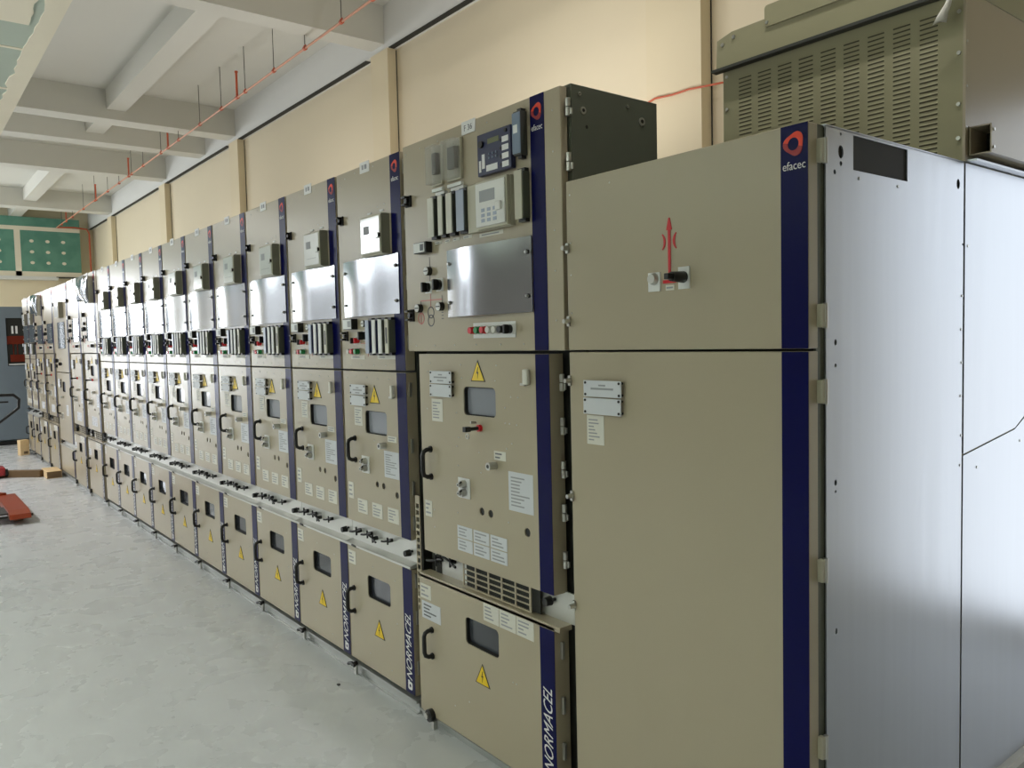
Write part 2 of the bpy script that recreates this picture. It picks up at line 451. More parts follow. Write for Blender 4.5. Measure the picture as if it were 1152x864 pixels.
# ------------------------------------------------------------------ narrow feeder panel
W = .602
def feeder_panel():
    off = (0, 0, 0)
    R = thing('switchgear_unit', 'x', 'switchgear unit', (0, D, 0), 'narrow feeder panels')
    y = 0.
    m = M('dark_steel')
    m.box(.003, .599, .055, 1.4, .056, 1.93); m.box(.003, .599, .05, .43, 1.93, 2.383)
    m.build('housing', R)
    m = M('galvanised_floor_rail')
    m.box(.001, .601, .015, .1, 0, .046); m.box(.001, .601, .0, .1, .046, .056, None, .002); m.box(.001, .601, .002, .02, 0, .006)
    m.build('base_rail', R)
    # --- low voltage compartment door
    m = M('beige_paint', 'zinc')
    m.box(.012, .598, 0, .046, 1.480, 2.390, 'beige_paint', .003)
    rivets(m, [(.10, 2.36), (.2, 2.37), (.37, 2.37), (.05, 2.33), (.1, 1.5), (.2, 1.5), (.32, 1.5), (.43, 1.5), (.40, 2.19), (.46, 2.195)], 0)
    ud = m.build('upper_door', R)
    stripe(.516, .597, 1.481, 2.389, 0, ud, off)
    brand(.556, 2.385, 0, ud, off, .026, .056)
    m = M('white_print', 'ink_light'); m.box(.253, .337, -.003, 0, 2.356, 2.403); m.box(.272, .288, -.0034, -.003, 2.37, 2.39, 'ink_light'); m.box(.296, .318, -.0034, -.003, 2.37, 2.39, 'ink_light')
    m.build('name_plate', ud)
    latch(.060, 2.172, 0, ud, off)
    M('faint_red').box(.26, .264, -.001, 0, 1.60, 1.66).box(.20, .31, -.001, 0, 1.598, 1.601).box(.27, .274, -.001, 0, 1.54, 1.60).build('mimic_diagram', ud)
    # protection relay; its clear cover is painted near-white as if in glare
    m = M('relay_side', 'beige_plastic'); m.box(.285, .497, -.030, 0, 1.978, 2.152, 'beige_plastic', .003); m.box(.318, .494, -.042, -.03, 1.984, 2.146, 'beige_plastic', .003)
    m.box(.4945, .498, -.040, 0, 1.981, 2.149, 'relay_side')
    pr = m.build('protection_relay', R)
    m = M('cover_plastic', 'ink_light', 'ink'); m.box(.322, .490, -.046, -.042, 1.989, 2.141, 'cover_plastic', .002)
    m.box(.350, .400, -.0466, -.046, 2.07, 2.105, 'ink_light')
    m.box(.350, .460, -.0466, -.046, 2.02, 2.022, 'ink_light')
    m.build('relay_cover', pr)
    m = M('cover_plastic', 'black'); m.box(.462, .488, -.054, -.046, 2.045, 2.070, 'cover_plastic', .002); m.box(.488, .492, -.052, -.042, 2.05, 2.066, 'black')
    m.build('cover_catch', pr)
    for x_ in (.31, .42): M('white_print').box(x_, x_+.034, -.003, 0, 2.166, 2.174).build('relay_label', pr)
    bowed_plate(.065, .572, 1.722, 1.977, 0, R, off, .013, .25)
    # meter, switches, lamps
    m = M('black', 'white_print', 'ink_light'); m.box(.088, .178, -.03, 0, 1.664, 1.713, 'black', .002)
    dm = m.build('digital_meter', R)
    m = M('white_print', 'ink_light'); m.box(.091, .172, -.032, -.03, 1.667, 1.710); m.box(.138, .166, -.0324, -.032, 1.675, 1.703, 'ink_light'); m.build('meter_face', dm)
    position_disc(.262, 1.688, 0, R, off, .015)
    latch(.068, 1.634, 0, R, off, .03, .046)
    rotary(.155, 1.613, 0, R, off, .016, .03, 'black'); rotary(.19, 1.613, 0, R, off, .014, .03, 'red'); rotary(.252, 1.634, 0, R, off, .022, .04, 'black')
    for x, c in ((.118, 'lamp_clear'), (.150, 'red'), (.188, 'green')): lamp(x, 1.563, c, 0, R, off)
    printed('lamp_label', .105, .240, 1.527, 1.546, 0, R, off, 1)
    module(.322, .360, 1.552, 1.703, 0, R, off, .038, 'module_blue_grey', 'relay_navy')
    module(.382, .418, 1.552, 1.703, 0, R, off, .038, 'white_print', 'relay_navy')
    module(.438, .474, 1.552, 1.703, 0, R, off, .038, 'white_print', 'dark_steel')
    module(.486, .522, 1.552, 1.703, 0, R, off, .032, 'beige_plastic', 'side_steel', slot=True)
    printed('module_label', .36, .52, 1.528, 1.545, 0, R, off, 1)
    # --- breaker compartment door
    y = 0
    m = M('beige_paint', 'zinc')
    holes = [rrect(.220, .420, 1.188, 1.294, .018), circ(.316, .962, .014), circ(.374, .962, .014), circ(.491, .936, .015)]
    m.prism(rect(.014, .598, .757, 1.472), holes, 0, .03, 'beige_paint')
    [m.cyl((hx_, .005, hz_), 'y', hr_*.985, .004, 'black', 16) for hx_, hz_, hr_ in ((.316, .962, .014), (.374, .962, .014), (.491, .936, .015))]; m.box(.014, .018, .03, .05, .757, 1.472); m.box(.594, .598, .03, .05, .757, 1.472)  # black plugs paint the darkness inside the round holes
    rivets(m, [(.05, 1.44), (.14, 1.45), (.25, 1.445), (.35, 1.44), (.45, 1.44), (.06, 1.36), (.3, 1.16), (.38, 1.15)], 0)
    md = m.build('breaker_door', R)
    stripe(.520, .597, .758, 1.471, 0, md, off)
    window(.220, .420, 1.188, 1.294, 0, md, off, 'window_glass_grey')
    plate(.110, .258, 1.365, 1.411, 0, md, off, 3); plate(.108, .256, 1.314, 1.360, 0, md, off)
    printed('type_label', .117, .194, 1.219, 1.305, 0, md, off, 6)
    warning_sign(.318, 1.329, .094, 0, md, off)
    clip(.484, .503, 1.363, 1.416, 0, md, off)
    lock_barrel(.402, 1.147, 0, md, off); printed('lock_label', .424, .502, 1.166, 1.193, 0, md, off, 2)
    handle(.115, 1.05, 1.16, 0, md, off)
    interlock(.180, .250, 1.003, 1.082, 0, md, off)
    printed('instruction_label', .388, .516, 1.006, 1.124, 0, md, off, 9, 'paper_blue')
    printed('side_label', .031, .083, .864, .942, 0, md, off, 3)
    for k, x in enumerate((.121, .262, .405)): printed('inspection_sticker', x, x+.095, .808, .874, 0, md, off, 4, 'paper', seed=k)
    # --- gutter with toggle levers
    m = M('gutter_zinc')
    m.box(.002, .600, .028, .034, .648, .756); m.prism([(.03, .636), (-.012, .636), (-.012, .645), (.028, .655)], [], .002, .600, None, 'yz')
    gt = m.build('gutter', R)
    gutter_lever(.085, .708, .028, gt, off, 1.); gutter_lever(.195, .712, .028, gt, off, .9); gutter_lever(.245, .700, .028, gt, off, .9, -1)
    gutter_lever(.385, .715, .028, gt, off, .8); gutter_knob(.535, .688, .028, gt, off)
    m = M('black'); m.tube([(.05, .0, .632), (.07, -.014, .642), (.10, -.014, .640), (.115, 0, .632)], .005); m.build('catch', gt)
    # --- cable compartment door
    m = M('beige_paint', 'zinc')
    m.prism(rect(.004, .598, .080, .630), [rrect(.194, .406, .417, .523, .018)], -.002, .03, 'beige_paint')
    m.box(.594, .598, .03, .05, .08, .63)
    rivets(m, [(.25, .57), (.45, .55), (.46, .36), (.2, .15), (.4, .13)], -.002)
    ld = m.build('cable_door', R)
    stripe(.521, .597, .081, .629, -.002, ld, off)
    normacel(.534, .578, .095, .446, -.002, ld, off)
    window(.194, .406, .417, .523, -.002, ld, off, 'window_glass')
    warning_sign(.296, .250, .096, -.002, ld, off)
    handle(.055, .312, .432, -.002, ld, off)
    printed('corner_label', .006, .082, .544, .608, -.002, ld, off, 3)
    m = M('black', 'zinc'); m.box(.04, .062, -.012, .0, .005, .05, 'zinc'); m.tube([(.018, -.03, .052), (.045, -.026, .062), (.075, -.026, .056)], .008, 'black'); m.cyl((.052, 0, .058), 'y', .009, -.03, 'black', 10)
    m.build('foot_latch', R)
    return R

ORD = ['first', 'second', 'third', 'fourth', 'fifth', 'sixth', 'seventh', 'eighth', 'ninth', 'tenth']
tpl = feeder_panel()
panels = []
for i in range(10):
    R = tpl if i == 0 else copy_tree(tpl)
    R.location = (-3.508-W*i, D, 0)
    R['label'] = f'narrow beige switchgear unit, {ORD[i]} to the left of the wide cubicle plated F 36'
    panels.append(R)
far_small = []
for i, x in enumerate((-13.83, -14.432)):
    R = copy_tree(tpl); R.location = (x, D, 0)
    R['label'] = ('narrow beige switchgear unit at the far end of the row, beside the blue-grey cabinet' if i else
                  'narrow beige switchgear unit, next to last at the far end of the row')
    far_small.append(R)
for z in (2.33, 2.1, 1.85, 1.6, 1.40, 1.16, .98, .83, .58, .42, .2):
    M('zinc').box(.598, .603, .012, .024, z-.03, z+.03, None, .001).build('hinge', panels[0])

# ------------------------------------------------------------------ wide incomer cubicle (F 36)
def wide_cubicle(x0, x1, name, label, detail=True, wrapped=False, group=None, relays=True, mid_window=True, depth=.82):
    """x0 left, x1 right; F 36 measures given for x0=-2.888, x1=-1.900"""
    R = thing(name, label, 'switchgear cubicle', (x0, D, 0), group)
    off = (x0, 0, 0)
    w = x1-x0; k = w/.988
    X = lambda x: x0+(x+2.888)*k          # places measured on the F 36 cubicle
    S = lambda x: x1+(x+1.900)            # measured from the right edge
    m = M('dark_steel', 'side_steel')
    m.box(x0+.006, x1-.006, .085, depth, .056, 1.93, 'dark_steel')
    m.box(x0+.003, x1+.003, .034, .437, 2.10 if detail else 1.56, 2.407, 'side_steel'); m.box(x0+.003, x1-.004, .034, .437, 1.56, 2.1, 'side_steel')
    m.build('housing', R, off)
    if detail:
        m = M('zinc', 'black')
        for yy, zz, r in ((.07, 2.38, .006), (.085, 2.33, .012), (.36, 2.335, .014), (.29, 2.375, .005)):
            m.cyl((x1+.003, yy, zz), 'x', r, .003, 'zinc', 14); m.cyl((x1+.006, yy, zz), 'x', r*.5, .0005, 'black', 10)
        m.cyl((x1+.003, .1, 2.28), 'x', .006, .001, 'black', 10)
        m.build('side_bolts', R, off)
    m = M('galvanised_floor_rail')
    m.box(x0+.001, x1-.001, .015, .1, 0, .03); m.box(x0+.001, x1-.001, 0, .1, .03, .038, None, .002)
    m.build('base_rail', R, off)
    # upper door
    m = M('beige_paint', 'zinc'); m.box(x0+.004, S(-1.912), 0, .03, 1.562, 2.399, 'beige_paint', .003)
    rivets(m, [(X(-2.86), 2.365), (X(-2.75), 2.37), (X(-2.62), 2.37), (X(-2.3), 2.37), (X(-2.82), 1.585), (X(-2.68), 1.585), (X(-2.54), 1.585), (X(-2.4), 1.585), (X(-2.25), 1.585), (X(-2.12), 1.585)]
           + [(S(-1.95), z) for z in (2.33, 2.2, 2.08, 1.95, 1.82, 1.66)], 0)
    ud = m.build('upper_door', R, off)
    stripe(S(-2.060), S(-1.990), 1.563, 2.398, 0, ud, off)
    brand(S(-2.025), 2.392, 0, ud, off, .028, .054)
    latch(X(-2.843), 2.173, 0, ud, off, .04, .046)
    m = M('white_print', 'ink'); m.box(X(-2.452), X(-2.368), -.004, 0, 2.356, 2.402)
    if detail: put_text(m, 'F 36', X(-2.435), X(-2.385), 2.367, 2.388, -.0046, 'ink')
    m.build('name_plate', ud, off)
    a, b = X(-2.570), min(X(-2.062), S(-2.062))
    bowed_plate(a, b, 1.692, 1.946, 0, R, off, .016, .25)
    # front indication strip
    m = M('white_print'); m.box(X(-2.411), X(-2.161), -.003, 0, 1.609, 1.665); bs = m.build('lamp_strip', R, off)
    for x, c in ((-2.398, 'red'), (-2.362, 'green'), (-2.326, 'red'), (-2.290, 'lamp_clear'), (-2.254, 'lamp_clear'), (-2.222, 'black')): lamp(X(x), 1.638, c, -.003, bs, off, .014)
    rotary(X(-2.186), 1.638, -.003, bs, off, .019, .034)
    latch(X(-2.842), 1.709, 0, ud, off, .034, .05)
    position_disc(X(-2.70), 1.879, 0, R, off); position_disc(X(-2.776), 1.736, 0, R, off); position_disc(X(-2.619), 1.736, 0, R, off)
    rotary(X(-2.712), 1.816, 0, R, off, .023, .036); rotary(X(-2.63), 1.821, 0, R, off, .025, .036)
    m = M('faint_red', 'ink')
    m.box(X(-2.778), X(-2.62), -.001, 0, 1.763, 1.767, 'faint_red'); m.box(X(-2.703), X(-2.700), -.001, 0, 1.735, 1.79, 'faint_red')
    m.box(X(-2.703), X(-2.700), -.001, 0, 1.84, 1.935, 'ink'); m.box(X(-2.778), X(-2.775), -.001, 0, 1.75, 1.765, 'ink'); m.box(X(-2.621), X(-2.618), -.001, 0, 1.75, 1.78, 'ink')
    for z in (1.716, 1.684): m.prism(circ(X(-2.702), z, .024), [circ(X(-2.702), z, .020)], -.001, 0, 'ink')
    m.prism(circ(X(-2.776), 1.695, .024), [circ(X(-2.776), 1.695, .019)], -.001, 0, 'faint_red'); m.box(X(-2.778), X(-2.774), -.001, 0, 1.67, 1.718, 'faint_red')
    for q in range(3): m.box(X(-2.625), X(-2.612), -.001, 0, 1.712-q*.012, 1.715-q*.012, 'ink')
    m.build('mimic_diagram', ud, off)
    m = M('black'); m.box(X(-2.772), X(-2.680), -.03, 0, 1.951, 1.994, None, .002); dm = m.build('digital_meter', R, off)
    m = M('white_print', 'ink_light'); m.box(X(-2.769), X(-2.69), -.032, -.03, 1.954, 1.991); m.box(X(-2.72), X(-2.696), -.0325, -.032, 1.96, 1.985, 'ink'); m.build('meter_face', dm, off)
    if relays and not wrapped:
        for a, b in ((-2.652, -2.580), (-2.545, -2.452)):
            m = M('clear_plastic', 'beige_plastic', 'dark_steel')
            m.box(X(a), X(b), -.012, 0, 2.20, 2.352, 'beige_plastic', .002)
            m.box(X(a)+.03, X(b)-.014, -.03, -.012, 2.24, 2.32, 'dark_steel', .002)
            o = m.build('small_relay', R, off)
            M('clear_plastic').box(X(a)+.002, X(b)-.002, -.042, -.0125, 2.204, 2.348, None, .003).build('clear_cover', o, off)
            m = M('white_print'); m.box(X(a), X(b), -.012, 0, 2.178, 2.190); m.box(X(a)+.03, X(b)+.02, -.016, 0, 2.160, 2.172); m.build('relay_label', o, off)
        m = M('relay_navy', 'lcd', 'white_print', 'black', 'relay_blue_grey')
        m.box(X(-2.333), X(-2.140), -.022, 0, 2.182, 2.327, 'relay_navy', .003)
        m.box(X(-2.27), X(-2.205), -.0228, -.022, 2.285, 2.303, 'lcd')
        m.box(X(-2.28), X(-2.215), -.0228, -.022, 2.192, 2.213, 'white_print')
        m.box(X(-2.305), X(-2.288), -.0228, -.022, 2.205, 2.255, 'white_print'); m.box(X(-2.322), X(-2.310), -.0228, -.022, 2.195, 2.235, 'white_print')
        for z in (2.285, 2.257, 2.229, 2.201): m.box(X(-2.188), X(-2.152), -.0228, -.022, z-.01, z+.009, 'white_print'); m.cyl((X(-2.196), -.022, z), 'y', .005, -.002, 'black', 8)
        m.cyl((X(-2.305), -.022, 2.29), 'y', .012, -.008, 'black', 14); m.cyl((X(-2.165), -.022, 2.312), 'y', .007, -.004, 'black', 10)
        for q in range(6): m.cyl((X(-2.26+.02*(q % 3)), -.022, 2.25-.014*(q//3)), 'y', .004, -.003, 'relay_blue_grey', 8)
        m.build('protection_relay', R, off)
        m = M('relay_blue_grey', 'white_print', 'black'); m.box(X(-2.115), X(-2.077), -.03, 0, 2.213, 2.357, 'dark_steel', .002); m.box(X(-2.117), X(-2.075), -.034, -.03, 2.218, 2.352, 'relay_blue_grey', .002); m.box(X(-2.110), X(-2.088), -.0346, -.034, 2.285, 2.312, 'white_print')
        m.box(X(-2.105), X(-2.085), -.02, 0, 2.357, 2.367, 'black'); m.box(X(-2.105), X(-2.085), -.02, 0, 2.203, 2.213, 'black')
        m.build('test_block', R, off)
        for q, (a, b) in enumerate(((-2.658, -2.612), (-2.586, -2.550), (-2.530, -2.486), (-2.462, -2.408))):
            module(X(a), X(b), 2.002, 2.155, 0, R, off, .03, 'module_blue_grey' if q == 3 else 'paper', 'dark_steel')
            printed('module_label', X(a), X(b), 1.978, 1.990, 0, R, off, 1)
        m = M('beige_plastic', 'side_steel'); m.box(X(-2.405), X(-2.150), -.02, 0, 1.990, 2.162, 'beige_plastic', .003); m.box(X(-2.33), X(-2.150), -.036, -.02, 1.992, 2.160, 'beige_plastic', .003)
        o = m.build('multifunction_meter', R, off)
        m = M('cover_plastic', 'module_blue_grey', 'ink_light'); m.box(X(-2.325), X(-2.156), -.042, -.036, 2.0, 2.152, 'cover_plastic', .003)
        for q in range(9): m.box(X(-2.29+.034*(q % 3)), X(-2.27+.034*(q % 3)), -.0426, -.042, 2.05-.018*(q//3), 2.062-.018*(q//3), 'module_blue_grey')
        m.box(X(-2.3), X(-2.21), -.0424, -.042, 2.085, 2.125, 'ink_light')
        m.build('meter_cover', o, off)
        M('cover_plastic').box(X(-2.20), X(-2.17), -.052, -.042, 2.045, 2.075, None, .003).build('cover_catch', o, off)
        module(X(-2.115), X(-2.07), 2.0, 2.165, 0, R, off, .03, 'beige_plastic', 'side_steel')
        printed('module_label', X(-2.36), X(-2.22), 1.972, 1.986, 0, R, off, 1)
    elif wrapped:
        # instruments still in shiny film: bulging bag round each
        for q, (a, b, z0, z1) in enumerate(((-2.78, -2.36, 2.12, 2.37), (-2.28, -2.09, 2.08, 2.35))):
            m = M('clear_film', 'beige_plastic'); m.box(X(a), X(b), -.05, 0, z0, z1, 'beige_plastic', .004)
            o = m.build('wrapped_instrument', R, off)
            nx, nz = 12, 10; vs = []
            for j in range(nz+1):
                for i in range(nx+1):
                    u, v = i/nx, j/nz
                    bul = .028*(math.sin(PI*u)*math.sin(PI*v))**.5 + .006*math.sin(9*u+5*v)*math.sin(PI*u)*math.sin(PI*v)
                    vs.append((X(a)-.004+(X(b)-X(a)+.008)*u, -.0505-bul, z0-.004+(z1-z0+.008)*v))
            n = len(vs); vs += [(p[0], -.0503, p[2]) for p in vs]
            fs = [(j*(nx+1)+i, j*(nx+1)+i+1, (j+1)*(nx+1)+i+1, (j+1)*(nx+1)+i) for j in range(nz) for i in range(nx)]
            M('stainless').add(vs, fs, None, True).add(vs[n:], fs).build('plastic_film', o, off)
    # middle door
    mx1 = S(-1.990)
    m = M('beige_paint', 'zinc')
    holes = [circ(X(-2.39), .964, .015), circ(X(-2.336), .964, .015), circ(X(-2.124), .932, .016)]
    if mid_window: holes.append(rrect(X(-2.490), X(-2.289), 1.320, 1.428, .018))
    m.prism(rect(X(-2.802), mx1, .741, 1.551), holes, 0, .04, 'beige_paint')
    m.box(mx1-.004, mx1, .04, .06, .741, 1.551, 'beige_paint'); [m.cyl((X(hx_), .005, hz_), 'y', hr_*.985, .004, 'black', 16) for hx_, hz_, hr_ in ((-2.39, .964, .015), (-2.336, .964, .015), (-2.124, .932, .016))]  # black discs stand in for the dark hole interiors
    rivets(m, [(X(-2.72), 1.515), (X(-2.505), 1.51), (X(-2.28), 1.51), (X(-2.74), 1.48), (X(-2.5), 1.46), (X(-2.29), 1.455), (X(-2.75), 1.33), (X(-2.2), 1.40), (X(-2.16), 1.40), (X(-2.235), 1.36), (X(-2.235), 1.305), (X(-2.21), 1.305), (X(-2.17), 1.303),
               (X(-2.54), 1.325), (X(-2.53), 1.23), (X(-2.545), 1.195), (X(-2.4), 1.185), (X(-2.54), 1.12), (X(-2.39), 1.11), (X(-2.2), 1.235), (X(-2.23), 1.215), (X(-2.55), .935), (X(-2.23), .95), (X(-2.72), .92), (X(-2.72), .85)], 0)
    md = m.build('breaker_door', R, off)
    stripe(S(-2.060), mx1, .742, 1.550, 0, md, off)
    if mid_window: window(X(-2.490), X(-2.289), 1.320, 1.428, 0, md, off, 'window_glass_grey')
    warning_sign(X(-2.393), 1.449, .090, 0, md, off)
    plate(X(-2.700), X(-2.548), 1.436, 1.485, 0, md, off, 3); plate(X(-2.702), X(-2.550), 1.384, 1.432, 0, md, off)
    printed('type_label', X(-2.715), X(-2.637), 1.283, 1.372, 0, md, off, 6)
    clip(X(-2.113), X(-2.087), 1.447, 1.499, 0, md, off)
    m = M('red', 'black', 'zinc'); m.cyl((X(-2.386), 0, 1.277), 'y', .013, -.012, 'red', 16); m.tube([(X(-2.386), -.012, 1.277), (X(-2.386), -.06, 1.277)], .007, 'black'); m.box(X(-2.396), X(-2.376), -.075, -.05, 1.268, 1.287, 'black', .002); m.tube([(X(-2.40), -.01, 1.297), (X(-2.40), -.035, 1.3)], .004, 'zinc')
    m.prism(circ(X(-2.386), 1.252, .011, 12), [circ(X(-2.386), 1.252, .007, 12)], -.062, -.059, 'zinc')
    m.build('key_switch', md, off)
    lock_barrel(X(-2.300), 1.147, 0, md, off); printed('lock_label', X(-2.305), X(-2.236), 1.168, 1.201, 0, md, off, 2, ink='ink')
    handle(X(-2.733), 1.050, 1.170, 0, md, off)
    interlock(X(-2.538), X(-2.461), .999, 1.077, 0, md, off)
    printed('instruction_label', X(-2.223), X(-2.087), .997, 1.136, 0, md, off, 9, 'paper_blue')
    for r_ in range(2):
        for q in range(3): printed('inspection_sticker', X(-2.555+.1075*q), X(-2.555+.1075*q)+.099*k, .789+.051*r_, .836+.051*r_, 0, md, off, 3, 'paper_blue', seed=q+3*r_)
    printed('side_label', X(-2.786), X(-2.736), .887, .953, 0, md, off, 3)
    if detail:
        for z in (1.455, 1.31, 1.165, 1.02, .86): hinge(S(-1.968), z, .035, R, off, .055, .009)
        for z in (2.33, 2.16): hinge(S(-1.898), z, .02, R, off, .055, .009)
    # gutter with toggles and grille
    m = M('gutter_zinc', 'recess'); m.box(X(-2.80), S(-1.945), .05, .056, .64, .745, 'gutter_zinc'); m.box(X(-2.79), X(-2.755), .046, .05, .64, .745, 'recess')
    m.box(X(-2.845), S(-1.96), -.004, .05, .622, .640, 'beige_paint')
    gt = m.build('gutter', R, off)
    gutter_lever(X(-2.755), .700, .046, gt, off, 1.1); gutter_lever(X(-2.655), .712, .05, gt, off, 1.0, -1); gutter_knob(X(-2.068), .695, .05, gt, off, .017)
    m = M('beige_paint', 'recess'); ga, gb = X(-2.545), X(-2.128)
    holes = []
    for c_ in range(5):
        for r_ in range(4):
            xa = ga+.006+c_*(gb-ga-.008)/5; za = .650+r_*.0222
            holes.append(rect(xa, xa+(gb-ga-.008)/5-.008, za, za+.0175))
    m.prism(rect(ga, gb, .643, .741), holes, .012, .016, 'beige_paint'); m.box(ga, gb+.03, .03, .034, .643, .741, 'recess')
    m.build('vent_grille', R, off)
    # lower door
    la, lb = X(-2.846), S(-1.960)
    sb = S(-1.988)
    m = M('beige_paint', 'zinc'); m.prism(rect(la, sb, .046, .632), [rrect(X(-2.513), X(-2.301), .430, .536, .018)], -.004, .03, 'beige_paint')
    m.box(sb-.004, sb, .03, .06, .046, .632, 'beige_paint')
    rivets(m, [(X(-2.22), .37), (X(-2.2), .37), (X(-2.5), .2), (X(-2.6), .15)], -.004)
    ld = m.build('cable_door', R, off)
    stripe(S(-2.063), sb, .047, .620, -.004, ld, off)
    normacel(S(-2.050), S(-2.004), .075, .432, -.004, ld, off)
    window(X(-2.513), X(-2.301), .430, .536, -.004, ld, off)
    warning_sign(X(-2.407), .297, .093, -.004, ld, off)
    handle(X(-2.758), .300, .418, -.004, ld, off)
    printed('corner_label', X(-2.840), X(-2.758), .535, .596, -.004, ld, off, 3); printed('instruction_label', X(-2.83), X(-2.689), .451, .524, -.004, ld, off, 4, 'paper_blue', ink='ink')
    for q in range(3): printed('inspection_sticker', X(-2.391+.1*q), X(-2.391+.1*q)+.095*k, .554, .621, -.004, ld, off, 4, 'paper', seed=q)
    if detail:
        for z in (.55, .36, .2): M('zinc').box(sb, sb+.012, .02, .032, z-.03, z+.03, None, .002).build('hinge', R, off)
        ladder(S(-1.938), S(-1.899), .10, .925, .07, R, off)
        ladder(X(-2.886), X(-2.852), .437, .955, .01, R, off)
        m = M('beige_paint', 'recess'); m.box(X(-2.886), X(-2.856), .01, .02, .03, .437, 'beige_paint')
        for q in range(13): m.box(X(-2.8565), X(-2.8505), .005, .03, .06+q*.029, .075+q*.029, 'recess')
        m.build('edge_strip', R, off)
    m = M('black', 'zinc'); m.cyl((X(-2.775), -.004, .05), 'y', .026, -.02, 'black', 16); m.cyl((X(-2.78), -.024, .05), 'y', .012, -.01, 'zinc', 12); m.box(X(-2.762), X(-2.742), -.02, 0, .0, .034, 'zinc')
    m.build('foot_latch', R, off)
    return R

wide_cubicle(-2.888, -1.900, 'switchgear_cubicle', 'wide beige switchgear cubicle plated F 36 with relay cluster and curved stainless plate')
wide_cubicle(-9.785, -8.932, 'switchgear_cubicle', 'wide beige cubicle with film-wrapped instruments beside the tenth narrow unit', False, True, 'far wide cubicles')
wide_cubicle(-10.600, -9.790, 'switchgear_cubicle', 'wide beige cubicle with no door window, right of the cubicle with the low door gap', False, False, 'far wide cubicles', False, False)
wide_cubicle(-12.395, -11.560, 'switchgear_cubicle', 'wide beige cubicle directly left of the cubicle with the low door gap', False, False, 'far wide cubicles', False)
wide_cubicle(-13.225, -12.400, 'switchgear_cubicle', 'wide beige cubicle with film-wrapped instruments beside the two last narrow units', False, True, 'far wide cubicles')

